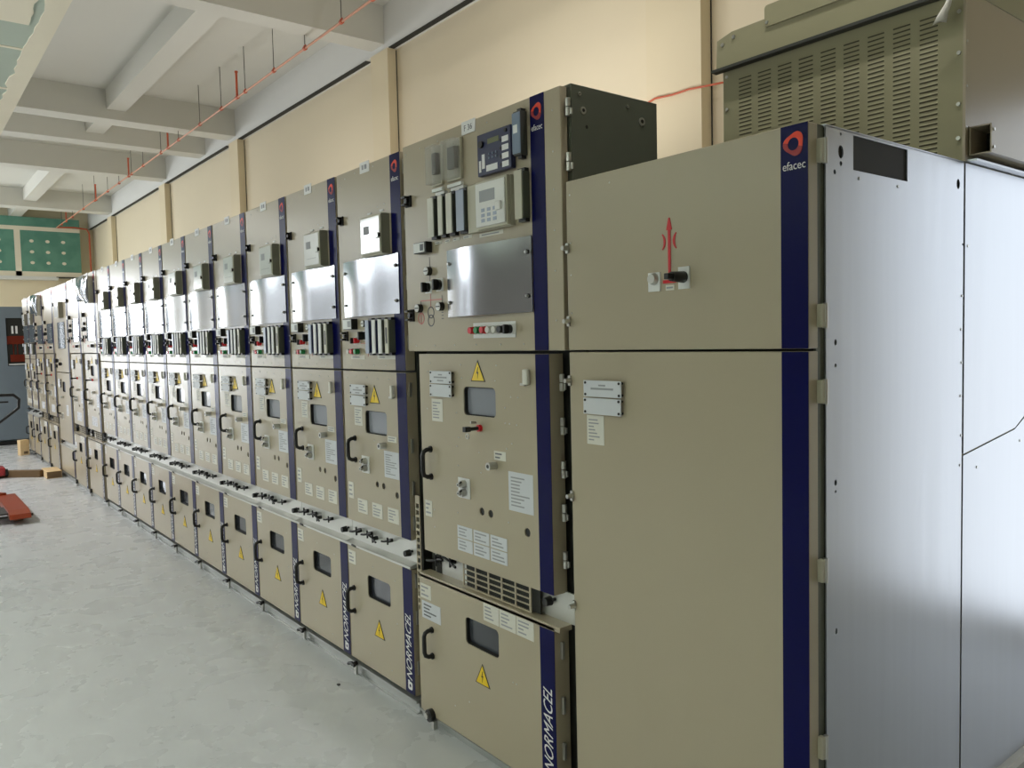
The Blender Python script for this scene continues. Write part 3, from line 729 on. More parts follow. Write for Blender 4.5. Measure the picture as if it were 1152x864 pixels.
# ------------------------------------------------------------------ bus cabinet (nearest) and its twin far along the row
# nearest cabinet
def bus_cabinet(x0, x1, label, near=True, split=1.560, top=2.095):
    R = thing('bus_cabinet', label, 'switchgear cabinet', (x0, D, 0)); off = (x0, 0, 0)
    S = lambda x: x1+(x+1.051)
    X = lambda x: x0+(x+1.895)*(x1-x0)/.844
    m = M('recess', 'galvanised')
    # carcass: galvanised side sheet with its openings, the rest plain
    m.box(x0+.006, x1-.004, .085, .83, .10, top-.002, 'recess')
    m.box(x0+.006, x1, .075, .83, top-.002, top+.003, 'galvanised')
    m.build('carcass', R, off)
    if near:
        # side sheet normal to x
        Y = lambda y: y-D
        holes = [rect(Y(1.921), Y(2.202), 2.003, 2.088), circ(Y(1.863), 2.040, .012, 14, .016), circ(Y(1.863), 2.083, .004, 8), circ(Y(1.863), 2.012, .006, 8), circ(Y(1.835), 1.989, .006, 8),
                 circ(Y(1.838), 1.576, .006, 8, .008), circ(Y(1.838), 1.519, .005, 8), circ(Y(1.838), 1.228, .006, 8, .008), circ(Y(1.838), 1.206, .004, 8), circ(Y(1.841), .852, .005, 8, .008),
                 circ(Y(2.514), 2.028, .011, 12, .015), circ(Y(2.547), 1.853, .004, 8)]
        m = M('galvanised'); m.prism(rect(Y(1.795), Y(2.551), .10, top), holes, x1-.004, x1, None, 'yz')
        sp = m.build('side_sheet', R, off)
        m = M('zinc')
        for yy, zz in ((1.95, 1.985), (2.15, 1.985), (2.545, 1.70), (2.54, 1.60), (2.545, 1.50), (2.54, 1.40), (2.545, 1.28), (2.54, 1.19)): m.cyl((x1, Y(yy), zz), 'x', .004, .002, None, 8)
        m.build('sheet_rivets', sp, off)
    # upper door
    m = M('beige_paint', 'zinc'); m.box(x0+.002, x1, 0, .04, split+.003, top-.001, 'beige_paint', .003)
    rivets(m, [(x0+.02, z) for z in (2.05, 2.0, 1.9, 1.8, 1.68)]+[(X(-1.7), 2.06)], 0, .003)
    ud = m.build('upper_door', R, off)
    stripe(S(-1.123), x1-.0005, split+.004, top-.002, 0, ud, off)
    brand(S(-1.087), top+.001, 0, ud, off, .029, .060)
    c = X(-1.4725)
    m = M('red')
    m.box(c-.0045, c+.0045, -.002, 0, 1.755, 1.895); m.prism([(c-.010, 1.893), (c+.010, 1.893), (c+.002, 1.926), (c-.002, 1.926)], [], -.002, 0)
    m.box(c-.024, c+.024, -.002, 0, 1.747, 1.756)
    for s in (-1, 1):
        o = []; n = 8
        for q in range(n+1): t = -1.1+2.2*q/n; o.append((c+s*(.034-.021*math.cos(t)), 1.862+.025*math.sin(t)))
        o2 = [(c+s*(.033-.010*math.cos(-1.1+2.2*q/n)-.003), 1.862+.022*math.sin(-1.1+2.2*q/n)) for q in range(n, -1, -1)]
        m.prism(o+o2, [], -.002, 0)
    m.build('mimic_diagram', ud, off)
    m = M('zinc', 'white_print'); m.box(X(-1.549), X(-1.506), -.004, 0, 1.727, 1.780, 'white_print'); m.cyl((X(-1.527), -.004, 1.762), 'y', .017, -.014, 'zinc', 20, r2=.013)
    m.build('push_button', ud, off)
    m = M('white_print', 'black'); m.box(X(-1.440), X(-1.402), -.004, 0, 1.728, 1.788, 'white_print'); m.cyl((X(-1.422), -.004, 1.760), 'y', .016, -.05, 'black', 18, r2=.013); m.box(X(-1.43), X(-1.414), -.075, -.05, 1.752, 1.768, 'black', .002)
    m.build('rotary_switch', ud, off)
    printed('switch_label', X(-1.487), X(-1.457), 1.727, 1.742, 0, ud, off, 1)
    # lower door
    m = M('beige_paint'); m.box(x0+.004, x1, 0, .04, .08, split-.003, None, .003)
    ld = m.build('lower_door', R, off)
    stripe(S(-1.123), x1-.0005, .081, split-.004, 0, ld, off)
    plate(X(-1.812), X(-1.652), 1.420, 1.470, 0, ld, off, 2, .012); plate(X(-1.814), X(-1.654), 1.366, 1.416, 0, ld, off, 0, .012)
    printed('type_label', X(-1.814), X(-1.740), 1.270, 1.361, 0, ld, off, 7)
    for z in (1.885, 1.655, 1.466, 1.095, .735):
        m = M('zinc'); m.cyl((x0+.008, -.004, z), 'y', .009, -.022, None, 14, r2=.007); m.box(x0+.001, x0+.012, -.006, .0, z-.016, z+.016); m.build('door_bolt', R, off)
    if near:
        for z in (2.03, 1.641, 1.459, 1.023, .581, .2):
            m = M('beige_plastic', 'zinc'); m.box(x1-.002, x1+.014, .034, .052, z-.028, z+.028, 'beige_plastic', .003); m.cyl((x1+.012, .052, z-.03), 'z', .006, .06, 'zinc', 10); m.box(x1+.002, x1+.006, .05, .075, z-.02, z+.02, 'zinc')
            m.build('hinge', R, off)
        M('side_steel').box(x1-.012, x1-.006, .04, .076, .1, top).build('hinge_post', R, off)
    m = M('galvanised_floor_rail'); m.box(x0+.001, x1-.001, .015, .1, 0, .06); m.box(x0+.001, x1-.001, .1, .83, .0, .1); m.build('base_rail', R, off)
    return R
bus_cabinet(-1.895, -1.051, 'beige two-door cabinet with red arrow mimic and zinc side, nearest the camera')
def coupler_cubicle(x0, x1, label):
    R = thing('coupler_cubicle', label, 'switchgear cubicle', (x0, D, 0)); off = (x0, 0, 0); w = x1-x0
    m = M('dark_steel'); m.box(x0+.006, x1-.006, .085, .82, .056, 1.93); m.box(x0+.004, x1-.004, .05, .437, 1.93, 2.385); m.build('housing', R, off)
    m = M('galvanised_floor_rail'); m.box(x0+.001, x1-.001, .015, .1, 0, .046); m.box(x0+.001, x1-.001, 0, .1, .046, .054, None, .002); m.build('base_rail', R, off)
    m = M('beige_paint', 'zinc'); m.box(x0+.004, x1-.012, 0, .04, 1.330, 2.392, 'beige_paint', .003); rivets(m, [(x0+.1, 2.36), (x0+.5, 2.36), (x0+.1, 1.36), (x0+.5, 1.36)], 0); ud = m.build('upper_door', R, off)
    stripe(x1-.090, x1-.013, 1.332, 2.390, 0, ud, off); brand(x1-.052, 2.386, 0, ud, off, .026, .056)
    latch(x0+.06, 2.17, 0, ud, off)
    m = M('relay_side', 'beige_plastic'); m.box(x0+.38, x0+.66, -.05, 0, 1.99, 2.18, 'beige_plastic', .003); m.box(x0+.658, x0+.662, -.048, 0, 1.993, 2.177, 'relay_side'); pr = m.build('protection_relay', R, off)
    m = M('cover_plastic', 'ink_light'); m.box(x0+.40, x0+.645, -.055, -.05, 2.0, 2.17, 'cover_plastic', .002); m.box(x0+.44, x0+.52, -.0556, -.055, 2.09, 2.13, 'ink_light'); m.build('relay_cover', pr, off)
    bowed_plate(x0+.22, x0+.72, 1.62, 1.94, 0, R, off, .015, .25)
    rotary(x0+.16, 1.47, 0, R, off, .028, .04); rotary(x0+.40, 1.43, 0, R, off, .024, .04); latch(x0+.06, 1.40, 0, ud, off)
    m = M('beige_paint'); m.prism(rect(x0+.006, x1-.014, .475, 1.318), [rrect(x0+.34, x0+.54, 1.085, 1.21, .018)], 0, .03, 'beige_paint'); md = m.build('breaker_door', R, off)
    stripe(x1-.090, x1-.015, .476, 1.317, 0, md, off); window(x0+.34, x0+.54, 1.085, 1.21, 0, md, off, 'window_glass_grey')
    plate(x0+.13, x0+.28, 1.19, 1.24, 0, md, off, 2); plate(x0+.13, x0+.28, 1.137, 1.186, 0, md, off); handle(x0+.11, .80, .91, 0, md, off)
    lock_barrel(x0+.40, 1.02, 0, md, off); interlock(x0+.26, x0+.33, .74, .82, 0, md, off); printed('instruction_label', x0+.55, x0+.68, .80, .93, 0, md, off, 8, 'paper_blue')
    m = M('gutter_zinc'); m.box(x0+.004, x1-.004, .028, .034, .405, .475); m.box(x0+.004, x1-.004, -.008, .028, .405, .412); gt = m.build('gutter', R, off); gutter_lever(x0+.1, .445, .028, gt, off)
    m = M('beige_paint'); m.box(x0+.006, x1-.014, 0, .04, .07, .402, None, .003); ld = m.build('cable_door', R, off); stripe(x1-.090, x1-.015, .072, .40, 0, ld, off)
    return R
coupler_cubicle(-11.555, -10.605, 'wide beige cubicle with its door gap set lower than all its far neighbours')

# tall louvred box behind the nearest cabinet
Xs = -1.051
R = thing('busbar_duct_box', 'tall olive-beige louvred metal box behind the nearest cabinet', 'duct box', (-1.92, 2.556, 0)); off = (-1.92, 2.556, 0)
YB0, YB1 = 2.556, 3.75
m = M('beige_paint_louver'); m.box(-1.915, Xs-.004, YB0+.004, YB1, .12, 2.60); m.build('body', R, off)
m = M('beige_paint_louver', 'recess', 'zinc')
fz0 = 1.95
cols = [-1.8446+.0826*c for c in range(9)]
holes = []
m.box(-1.915, Xs-.003, YB0, YB0+.004, fz0, 2.598, 'beige_paint_louver')
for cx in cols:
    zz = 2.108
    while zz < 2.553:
        # pressed louver: small hood, slot shade painted underneath
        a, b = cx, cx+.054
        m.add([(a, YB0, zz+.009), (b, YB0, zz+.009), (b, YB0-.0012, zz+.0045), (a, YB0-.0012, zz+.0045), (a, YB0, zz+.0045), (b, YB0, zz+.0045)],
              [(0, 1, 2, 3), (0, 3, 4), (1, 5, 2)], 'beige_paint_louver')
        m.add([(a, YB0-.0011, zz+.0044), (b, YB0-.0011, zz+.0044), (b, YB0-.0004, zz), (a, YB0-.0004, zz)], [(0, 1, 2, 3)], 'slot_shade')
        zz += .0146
for z in (2.57, 2.45, 2.3, 2.2): m.cyl((-1.898, YB0, z), 'y', .006, -.004, 'zinc', 10); m.cyl((Xs-.018, YB0, z-.03), 'y', .006, -.004, 'zinc', 10)
m.build('louvred_front', R, off)
m = M('beige_paint_louver', 'dark_steel', 'zinc')
m.prism([(-1.930, 2.598), (Xs+.004, 2.598), (Xs+.004, 2.725), (-1.86, 2.722), (-1.925, 2.705)], [], YB0-.022, YB1+.02, 'beige_paint_louver')
m.box(-1.945, Xs+.004, YB0-.034, YB0-.002, 2.590, 2.600, 'dark_steel')
for x in (-1.9, -1.85, -1.64, -1.4): m.cyl((x, YB0-.022, 2.685 if x < -1.88 else 2.70), 'y', .007, -.004, 'zinc', 10)
m.build('lid', R, off)
m = M('beige_paint_louver', 'zinc'); m.prism(rrect(-1.715, Xs-.05, 2.69, 2.765, .012, 3), [], YB0-.028, YB0-.022, 'beige_paint_louver'); m.box(-1.70, Xs-.06, YB0-.02, YB0+.3, 2.725, 2.760, 'beige_paint_louver'); m.cyl((-1.705, YB0-.028, 2.705), 'y', .006, -.003, 'zinc', 10)
m.build('lifting_bracket', R, off)
m = M('beige_paint', 'zinc'); m.box(Xs-.004, Xs, YB0+.012, YB1, 2.205, 2.598, 'beige_paint'); m.box(Xs-.006, Xs+.002, YB0-.002, YB0+.014, 2.10, 2.598, 'beige_paint')
for z in (2.2, 2.32, 2.45): m.cyl((Xs+.002, YB0+.006, z), 'x', .004, .002, 'zinc', 8)
m.build('upper_side_sheet', R, off)
m = M('beige_paint', 'recess', 'zinc')
m.prism([(Xs, 2.118), (Xs+.062, 2.118), (Xs+.062, 2.203), (Xs, 2.203)], [[(Xs+.004, 2.122), (Xs+.058, 2.122), (Xs+.058, 2.199), (Xs+.004, 2.199)]], 2.585, YB1, 'beige_paint')
m.box(Xs+.003, Xs+.059, 2.70, 2.704, 2.121, 2.200, 'recess')
for z in (2.135, 2.186): m.cyl((Xs+.062, 2.60, z), 'x', .005, .003, 'zinc', 10)
m.build('support_rail', R, off)
m = M('galvanised'); m.box(Xs-.004, Xs+.03, YB0+.01, YB1, 2.098, 2.104)
g = .0035
low = [(2.562, .14), (YB1, .14), (YB1, 1.50), (3.19, 1.50), (3.065, 1.312-.006), (2.955, 1.268-.006), (2.562, 1.222-.006)]
upp = [(2.562, 1.222), (2.955, 1.268), (3.062, 1.314), (3.185, 1.506), (YB1, 1.506), (YB1, 2.094), (2.562, 2.094)]
m.prism(low, [], Xs-.003, Xs, None, 'yz'); m.prism(upp, [], Xs-.003, Xs+.0006, None, 'yz')
m.build('lower_side_sheet', R, off)
m = M('zinc')
for yy, zz in ((2.66, 1.17), (3.0, 1.22), (2.58, 1.85)): m.cyl((Xs, yy, zz), 'x', .004, .002, None, 8)
m.build('sheet_rivets', R, off)
m = M('frame_white', 'concrete'); m.box(-1.90, Xs+.02, YB0+.02, YB1, .108, .138, 'frame_white'); m.box(-1.89, Xs-.02, YB0+.04, YB1-.02, 0, .108, 'concrete'); m.build('plinth', R, off)
# rag hanging over the box corner
m = M('tie_white')
pts = [(-1.075, 2.515, 2.585), (-1.083, 2.512, 2.560), (-1.098, 2.512, 2.535), (-1.108, 2.515, 2.515)]
wd = [.006, .010, .016, .020]
vs = []
for p, w_ in zip(pts, wd): vs += [(p[0]-w_, p[1], p[2]-.3*w_), (p[0], p[1]-.006, p[2]), (p[0]+w_, p[1], p[2]-.5*w_), (p[0], p[1]+.006, p[2])]
fs = []
for i in range(3):
    for k in range(4): fs.append((i*4+k, i*4+(k+1) % 4, i*4+4+(k+1) % 4, i*4+4+k))
m.add(vs, fs+[(0, 1, 2, 3), (15, 14, 13, 12)], None, True)
m.tube([(-1.075, 2.515, 2.580), (-1.072, 2.518, 2.592)], .005)
tag(m.build('rag'), 'small white rag hanging from the lid corner of the louvred box', 'rag')

# ------------------------------------------------------------------ room shell
WL, WR, YL, YW, ZC = -23.5, 5., -6.5, 4.5, 5.2
struct(M('polished_cement').box(WL-.2, WR+.2, YL-.2, YW+.2, -.1, 0).build('floor'))
struct(M('ceiling_white').box(WL-.2, WR+.2, YL-.2, YW+.2, ZC, ZC+.15).build('ceiling'))
DOORX = (-.95, .25)
struct(M('wall_paint').prism(rect(WL, WR, 0, ZC), [rect(DOORX[0], DOORX[1], .02, 2.75)], YW, YW+.2, None, 'xz').build('wall_back'))
FW = (-3.7, -.5, .15, 3.5)
struct(M('wall_paint').prism(rect(YL, YW+.2, 0, ZC), [rect(*FW)], WL-.2, WL, None, 'yz').build('wall_far'))
LW = [(-20.3, -19.2, .9, 4.4), (-16.2, -15.2, .9, 4.4), (-19.1, -16.3, 3.5, 4.7)]
struct(M('dim_wall').prism(rect(WL, WR, 0, ZC), [rect(*q) for q in LW], YL-.2, YL, None, 'xz').build('wall_left'))
struct(M('wall_paint').prism(rect(YL, YW+.2, 0, ZC), [], WR, WR+.2, None, 'yz').build('wall_right'))
def win_frame(name, plane, a0, a1, z0, z1, c0, c1, n):
    m = M('frame_white')
    hs = []; w_ = (a1-a0)/n
    for k in range(n): hs.append(rect(a0+k*w_+.04, a0+(k+1)*w_-.04, z0+.05, z1-.05))
    m.prism(rect(a0, a1, z0, z1), hs, c0, c1, None, plane)
    return struct(m.build(name))
win_frame('window_1', 'yz', *FW, WL-.12, WL-.07, 4)
win_frame('window_2', 'xz', *LW[0], YL-.12, YL-.07, 1); win_frame('window_3', 'xz', *LW[1], YL-.12, YL-.07, 1); win_frame('window_4', 'xz', *LW[2], YL-.12, YL-.07, 2)
m = M('frame_white'); m.prism([(DOORX[0], .02), (DOORX[1], .02), (DOORX[1], 2.75), (DOORX[0], 2.75)], [rect(DOORX[0]+.05, DOORX[1]-.05, .04, 2.7)], YW+.05, YW+.15)
struct(m.build('door_1'))
# piers on the back wall and the edge beam they carry
for i, (a, b) in enumerate(((-3.95, -3.467), (-7.98, -7.61), (-12.59, -12.21), (-16.62, -16.22), (-21.2, -20.8))):
    struct(M('wall_paint_pier').box(a, b, 4.39, YW, 0, 4.74).build('trim_%d' % (i+1)))
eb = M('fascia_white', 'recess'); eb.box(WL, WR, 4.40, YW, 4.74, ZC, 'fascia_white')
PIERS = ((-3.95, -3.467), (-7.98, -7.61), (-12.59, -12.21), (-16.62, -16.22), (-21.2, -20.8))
for k in range(len(PIERS)-1): eb.box(PIERS[k+1][1]+.02, PIERS[k][0]-.12, 4.394, 4.46, 4.733, 4.740, 'recess')  # dark strip paints the shade line under the edge beam
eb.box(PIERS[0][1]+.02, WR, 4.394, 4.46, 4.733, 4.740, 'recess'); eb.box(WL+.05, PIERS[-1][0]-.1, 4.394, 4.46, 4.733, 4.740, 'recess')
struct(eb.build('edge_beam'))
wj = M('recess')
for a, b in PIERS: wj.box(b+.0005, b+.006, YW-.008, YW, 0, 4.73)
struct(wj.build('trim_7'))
for a, b, s in ((-7.69, -7.97, .14), (-12.31, -12.64, 0), (-13.75, -14.08, 0), (-16.1, -16.45, 0), (-20.7, -21.1, 0), (-3.5, -3.85, 0)):
    struct(M('ceiling_white').prism([(a, 4.40), (b, 4.40), (b+s, YL), (a, YL)], [], 4.80, ZC, None, 'xy').build('cross_beam'))
for a, b in ((-7.97, -12.31), (-12.64, -13.75), (-16.45, -20.7), (-21.1, WL), (-3.85, -7.69)):
    struct(M('ceiling_white').box(b, a, 2.61, 2.86, 4.93, ZC).build('joist_beam'))
# lowered plasterboard soffit over the aisle
SE = .656
m = M('soffit_board', 'joint_filler', 'fascia_white')
m.box(-7.6, 4.5, YL+.05, SE, 3.0, 3.02, 'soffit_board')
struct(m.build('soffit'))
m = M('joint_filler')
rnd = random.Random(3)
def ragged(a0, a1, b0, b1, n, amp, along):
    """filler band with a ragged trowelled edge"""
    lo = [(a0+(a1-a0)*k/n, b0+rnd.uniform(-amp, amp)) for k in range(n+1)]
    hi = [(a0+(a1-a0)*k/n, b1+(rnd.uniform(-amp, amp) if along == 2 else 0)) for k in range(n, -1, -1)]
    return lo+hi
m.prism(ragged(-7.6, 4.5, SE-.072, SE, 170, .012, 1), [], 2.997, 3.0, None, 'xy')
for c in (-5.05, -4.36, -5.75, -6.45, -2.3, -1.1):
    q = ragged(-3.0, SE-.06, c-.014, c+.014, 30, .004, 2)
    m.prism([(b, a) for a, b in q], [], 2.9975, 3.0, None, 'xy')
m.prism(ragged(-7.6, 4.5, -.65, -.5, 60, .02, 2), [], 2.9972, 3.0, None, 'xy')
q = ragged(-4.02, -3.30, -.6, SE-.098, 14, .008, 2); m.prism(q, [], 2.9965, 3.0, None, 'xy')
m.box(-7.6, 4.5, SE, SE+.012, 2.997, 3.06)
struct(m.build('soffit_joint_filler'))
struct(M('fascia_white').box(-7.6, 4.5, SE-.05, SE, 3.02, 3.3).build('soffit_upstand'))
# far end: green board bulkhead
m = M('green_board'); m.box(WL, WL+.30, YL, 4.14, 3.46, 4.93, 'green_board'); struct(m.build('bulkhead'))
m = M('joint_filler'); xf = WL+.301
m.box(xf-.001, xf+.003, YL, 4.14, 4.60, 4.70); m.box(xf-.001, xf+.003, YL, 4.14, 3.46, 3.58)
for yy in (2.68, 1.45): m.box(xf-.001, xf+.003, yy, yy+.13, 3.46, 4.6)
for yy in (2.15, 2.35, 3.05, 3.4, 3.75):
    for z in (3.8, 4.07, 4.34): m.add([(xf+.002, yy+.05*math.cos(t*PI/4), z+.04*math.sin(t*PI/4)) for t in range(8)], [tuple(range(8))])
struct(m.build('bulkhead_joint_filler'))
m = M('frame_white', 'recess'); m.box(WL, WL+.34, YL, 3.6, 3.38, 3.46, 'frame_white'); m.box(WL+.1, WL+.345, 3.55, 4.1, 3.44, 3.458, 'recess'); struct(m.build('trim_6'))

# ------------------------------------------------------------------ pipe run under the ceiling
PY, PZ = 3.6, 4.665
R = thing('detection_pipe', 'long thin orange pipe hung on rods under the ceiling along the wall', 'pipe', (-14, PY, PZ)); off = (-14, PY, PZ)
M('copper_pipe').tube([(2., PY, PZ), (-6., PY, PZ), (-14, PY, PZ), (-23.1, PY, PZ+.03)], .012, n=10).build('pipe', R, off)
for x in (-4.6, -5.8, -7.09, -7.93, -8.77, -9.67, -10.54, -11.43, -12.45, -13.4, -14.5, -15.3, -16.25, -17.2, -18.4, -19.6, -20.9, -22.3):
    on_beam = any(b <= x <= a for a, b in ((-7.69, -7.97), (-12.31, -12.64), (-13.75, -14.08), (-16.1, -16.45), (-20.7, -21.1)))
    m = M('rod', 'orange_pipe'); m.cyl((x, PY, PZ+.012), 'z', .0045, (4.80 if on_beam else ZC)-PZ-.012, 'rod', 8); m.tube([(x-.022, PY, PZ), (x-.02, PY, PZ+.03), (x+.02, PY, PZ+.03), (x+.022, PY, PZ)], .006, 'orange_pipe', 6); m.cyl((x-.018, PY, PZ), 'x', .022, .036, 'orange_pipe', 10)
    m.build('hanger_rod', R, off)
for x in (-6.45, -9.95, -13.0, -15.5, -18.3, -21.7):
    m = M('orange_pipe'); m.cyl((x, PY, PZ), 'z', .014, .30, None, 10); m.cyl((x, PY, PZ+.30), 'z', .02, .02, None, 10); m.cyl((x-.03, PY, PZ), 'x', .022, .06, None, 10)
    m.build('riser', R, off)
tag(M('orange_pipe').tube([(-23.1, 3.62, 4.70), (-23.1, 4.0, 4.72), (-23.15, 4.3, 4.70), (-23.2, 4.36, 4.6), (-23.2, 4.36, 3.2), (-23.2, 4.36, .0)], .02, n=8).build('drop_pipe'), 'orange pipe turning down in the far corner of the beige wall', 'pipe')
tag(M('orange_pipe').tube([(-3.99, 4.375, 3.25), (-3.86, 4.372, 3.275), (-3.7, 4.375, 3.262), (-3.56, 4.372, 3.262), (-3.40, 4.372, 3.245), (-3.3, 4.385, 3.24), (-3.1, 4.47, 3.22)], .007, n=8).build('orange_cable'), 'thin orange cable crossing the beige pier above the zinc cabinet', 'cable')

# ------------------------------------------------------------------ far end objects
R = thing('control_cabinet', 'blue-grey steel cabinet with dark glazed door at the end of the row', 'cabinet', (-16.4, 1., 0)); off = (-16.4, 1., 0)
m = M('blue_grey_paint'); m.box(-16.9, -16.05, -.2, 2.05, .06, 2.36); m.build('body', R, off)
m = M('blue_grey_paint'); m.prism(rect(.85, 2.04, .09, 2.35), [rect(1.655, 1.985, 1.35, 2.165)], -16.05, -16.0, None, 'yz'); o = m.build('door', R, off)
m = M('blue_grey_paint'); m.box(-16.05, -16.0, -.19, .84, .09, 2.35); m.build('door', R, off)
m = M('window_glass', 'copper_busbar', 'white_print', 'recess')
m.box(-16.045, -16.04, 1.655, 1.985, 1.35, 2.165, 'recess'); m.box(-16.04, -16.03, 1.66, 1.98, 1.72, 1.86, 'copper_busbar'); m.box(-16.04, -16.03, 1.70, 1.95, 1.42, 1.54, 'copper_busbar')
for yy in (1.75, 1.81): m.box(-16.04, -16.025, yy-.015, yy+.015, 1.90, 2.03, 'white_print'); m.box(-16.038, -16.03, yy-.006, yy+.006, 1.54, 1.72, 'copper_busbar')
m.box(-16.04, -16.025, 1.67, 1.96, 1.365, 1.385, 'white_print')
m.build('breaker_window', R, off)
M('black').box(-16.95, -15.99, -.2, 2.05, 0, .06).build('base', R, off)

def beam_piece(name, label, p, q, w, h, z=0, mt='timber', end=None):
    p = Vector(p); q = Vector(q); d = (q-p); L = d.length; a = math.atan2(d.y, d.x)
    m = M(mt, 'timber_dark'); m.box(0, L, -w/2, w/2, 0, h, mt, .004)
    m.box(L, L+.001, -w/2+.006, w/2-.006, .006, h-.006, 'timber_dark')
    o = m.build(name); o.location = (p.x, p.y, z); o.rotation_euler = (0, 0, a)
    return tag(o, label, 'timber')
beam_piece('timber_beam', 'long dark timber lying on the floor behind the pallet truck', (-12.05, 1.02, 0), (-11.62, 1.50, 0), .09, .085, 0, 'timber_dark')
beam_piece('timber_block', 'short pale timber block on the floor against the panel base', (-11.78, 1.60, 0), (-11.36, 1.60, 0), .17, .09)
o = M('timber', 'timber_dark').box(-.05, .05, -.065, .065, 0, .235, 'timber', .004).box(.05, .0505, -.02, .04, .02, .06, 'timber_dark').build('timber_block')
o.location = (-14.28, 1.615, 0); o.rotation_euler = (0, 0, .3); tag(o, 'upright pale timber block on the floor near the far last panels', 'timber')
# red hand tool wrapped in pink film, beside the timber
R = thing('red_machine', 'small red machine part with pinkish wrap beside the dark timber', 'machine part', (-11.95, 1.02, 0)); off = (0, 0, 0)
m = M('red_plastic', 'black'); m.box(-.12, .12, -.10, .11, .03, .14, 'red_plastic', .02); m.cyl((.05, .11, .06), 'y', .05, .03, 'black', 16); m.cyl((.05, -.13, .06), 'y', .05, .03, 'black', 16); m.build('housing', R, off)
m = M('pink_wrap'); m.box(-.16, .04, -.2, .06, .14, .19, None, .02); m.box(-.1, .1, -.22, -.11, .02, .10, None, .02); m.build('wrap', R, off)

# pallet truck
fx, fy, TR = -8.55, .98, 0.
R = thing('pallet_truck', 'orange pallet truck with black loop handle at the left edge', 'pallet truck', (fx, fy, 0), None, math.radians(180+TR)); off = (0, 0, 0)
# local x runs back along the fork, y across
def fork(y0, y1):
    m = M('truck_orange', 'truck_dark')
    prof = [(0, .055), (.03, .095), (.18, .118), (1.18, .118), (1.18, .06), (.2, .06), (.04, .045)]
    mm = [(x, z) for x, z in prof]
    m.prism(mm, [], y0, y1, 'truck_orange', 'xz')
    return m.build('fork', R)
fork(-.02, .15); fork(.39, .56)
for y in (.065, .475):
    m = M('roller', 'truck_dark'); m.cyl((.22, y-.04, .042), 'y', .042, .08, 'roller', 18); m.cyl((.22, y-.045, .042), 'y', .014, .09, 'truck_dark', 10); m.build('roller', R)
m = M('truck_dark', 'zinc'); m.box(.12, .5, .15, .39, .085, .10, 'truck_dark'); m.tube([(.14, -.05, .06), (.14, .59, .06)], .012, 'truck_dark'); m.tube([(.3, .1, .05), (1.15, .2, .06)], .014, 'truck_dark'); m.tube([(.3, .45, .05), (1.15, .35, .06)], .014, 'truck_dark'); m.build('linkage', R)
m = M('truck_orange'); m.prism([(1.14, .06), (1.14, .50), (1.30, .42), (1.30, .14)], [], .06, .14, None, 'xy'); m.build('pump_housing', R)
m = M('black', 'truck_dark'); m.cyl((1.40, .22, .09), 'y', .09, .1, 'black', 20); m.cyl((1.40, .20, .09), 'y', .03, .14, 'truck_dark', 12); m.build('steering_wheel', R)
m = M('truck_dark'); m.cyl((1.38, .27, .18), 'z', .045, .3, None, 14); m.tube([(1.38, .27, .45), (1.46, .12, .84)], .02); m.build('tiller', R)
m = M('black')
hx, hc = 1.46, .06
loop = [(hx, hc, .84), (hx+.02, hc-.14, .95), (hx+.025, hc-.19, .99), (hx+.03, hc-.20, 1.08), (hx+.035, hc-.15, 1.13), (hx+.035, hc, 1.135), (hx+.035, hc+.15, 1.13), (hx+.03, hc+.20, 1.08), (hx+.025, hc+.19, .99), (hx+.02, hc+.14, .95)]
m.tube(loop, .016, n=10, closed=True); m.tube([(hx+.03, hc-.1, 1.06), (hx+.03, hc+.1, 1.06)], .009); m.build('loop_handle', R)
tag(M('black').box(-3.412, -3.396, 1.588, 1.602, 0, .008, None, .003).build('scrap'), 'tiny black scrap lying on the cement floor before the panels', 'debris')

# ------------------------------------------------------------------ light
def area(name, loc, rot, sx, sy, power, col=(1, 1, 1)):
    l = bpy.data.lights.new(name, 'AREA'); l.shape = 'RECTANGLE'; l.size = sx; l.size_y = sy; l.energy = power; l.color = col
    o = bpy.data.objects.new(name, l); COL.objects.link(o); o.location = loc; o.rotation_euler = rot
    return o
DAY = (.90, .95, 1.); FILL_TINT = (1., .98, .96)
area('daylight_far_window', (WL-.05, (FW[0]+FW[1])/2, (FW[2]+FW[3])/2), (0, -PI/2, 0), FW[3]-FW[2], FW[1]-FW[0], 500, DAY)
for q in LW: area('daylight_left_window', ((q[0]+q[1])/2, YL-.05, (q[2]+q[3])/2), (PI/2, 0, 0), q[1]-q[0], q[3]-q[2], 50 if q[2] < 2 else 170, DAY)
area('daylight_back_door', ((DOORX[0]+DOORX[1])/2, YW+.04, 1.4), (-PI/2, 0, 0), 1.1, 2.6, 18, DAY)
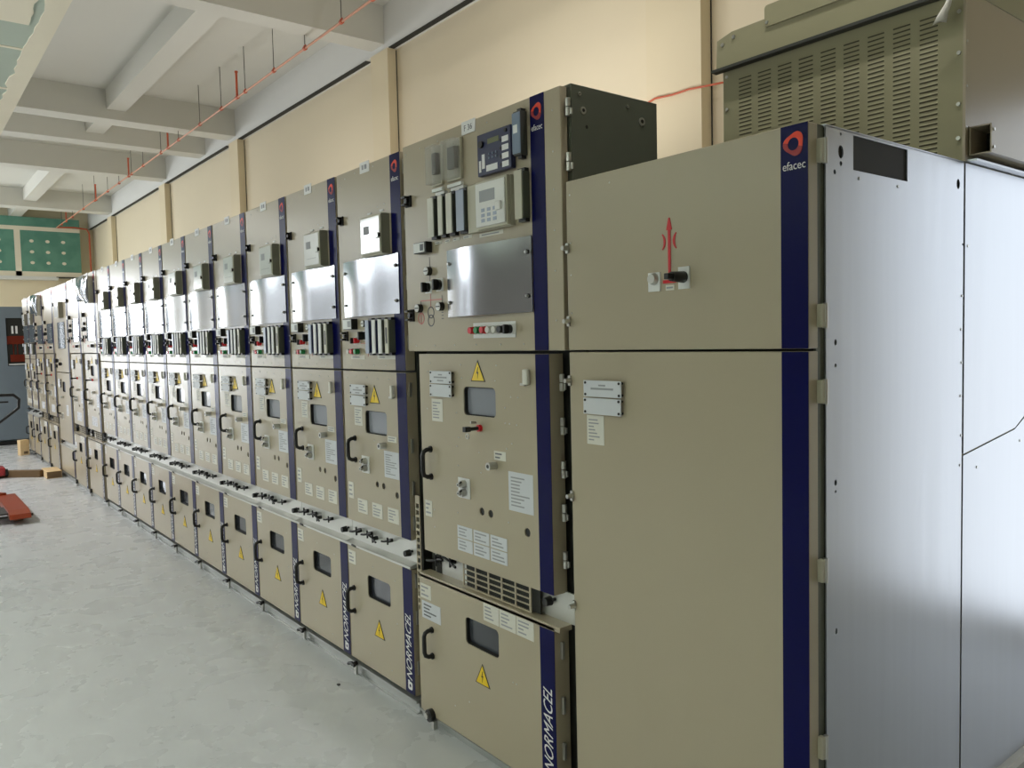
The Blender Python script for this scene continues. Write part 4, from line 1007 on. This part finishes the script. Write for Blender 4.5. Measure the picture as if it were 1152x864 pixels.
# unseen lamps with fixtures, added to brighten floor, wall, soffit and ceiling
for x, y, z, pw, up in ((.6, -2.4, 2.1, 16, 80), (-2.2, -2.4, 2.3, 17, 120), (-4.7, -2.4, 1.95, 26, 160), (-9.8, -1.8, 4.2, 160, 4), (-12.9, -1.8, 4.2, 130, 4), (-17.5, -2., 4.2, 25, 3), (-1.4, 2.0, 4.4, 30, 15),
                        (-4.6, 3.3, 2.55, 5, 36), (-8.6, 3.3, 2.55, 4, 17), (-12.6, 3.3, 2.55, 3, 10), (-16.6, 3.3, 2.55, 3, 3)):
    m = M('frame_white', 'rod'); m.box(x-.62, x+.62, y-.04, y+.04, z-.03, z+.03, 'frame_white', .005)
    for q in (-.5, .5):
        if y > 3: m.cyl((x+q, y, 0), 'z', .012, z-.03, 'rod', 8)      # added uplight on posts, hidden behind the row
        else: m.cyl((x+q, y, z+.03), 'z', .005, (3.0 if z < 3 else ZC)-z-.03, 'rod', 6)
    struct(m.build('fill_light_stand' if y > 3 else 'fill_light_hung'))
    area('fill_batten', (x, y, z-.035), (0, 0, 0), 1.2, .08, pw, FILL_TINT)
    area('fill_batten', (x, y, z+.035), (PI, 0, 0), 1.8 if y > 3 else 1.2, .7 if y > 3 else .4, up, FILL_TINT)

w = bpy.data.worlds.new('World'); SC.world = w; w.use_nodes = True
nt = w.node_tree; bg = nt.nodes['Background']
sky = nt.nodes.new('ShaderNodeTexSky'); sky.sky_type = 'HOSEK_WILKIE'; sky.turbidity = 4; sky.sun_direction = (.3, -.5, .8)
nt.links.new(sky.outputs['Color'], bg.inputs['Color']); bg.inputs['Strength'].default_value = .6

# ------------------------------------------------------------------ camera
F = Vector((-.785, .616, -.056)); 
yaw, pit, rol = .6655159, .05591668, .02357816
cy, sy = math.cos(yaw), math.sin(yaw)
F = Vector((-cy*math.cos(pit), sy*math.cos(pit), -math.sin(pit)))
r0 = Vector((sy, cy, 0)); d0 = -Vector((-cy*math.sin(pit), sy*math.sin(pit), math.cos(pit)))
Rv = r0*math.cos(rol)+d0*math.sin(rol); Dv = -r0*math.sin(rol)+d0*math.cos(rol)
cd = bpy.data.cameras.new('camera'); cd.sensor_width = 36; cd.lens = 897.73/1152*36; cd.clip_end = 200; cd.clip_start = .02
co = bpy.data.objects.new('camera', cd); COL.objects.link(co)
mw = Matrix.Identity(4)
for i in range(3): mw[i][0] = Rv[i]; mw[i][1] = -Dv[i]; mw[i][2] = -F[i]
mw[0][3], mw[1][3], mw[2][3] = 0, 0, H
co.matrix_world = mw
SC.camera = co

SC.view_settings.view_transform = 'Standard'; SC.view_settings.look = 'None'; SC.view_settings.gamma = 1; SC.view_settings.use_curve_mapping = False
SC.view_settings.exposure = 0.
SC.cycles.max_bounces = 10; SC.cycles.diffuse_bounces = 6; SC.cycles.glossy_bounces = 5; SC.cycles.transparent_max_bounces = 8
SC.cycles.caustics_reflective = False; SC.cycles.caustics_refractive = False
SC.cycles.sample_clamp_indirect = 4
SC.cycles.use_denoising = True
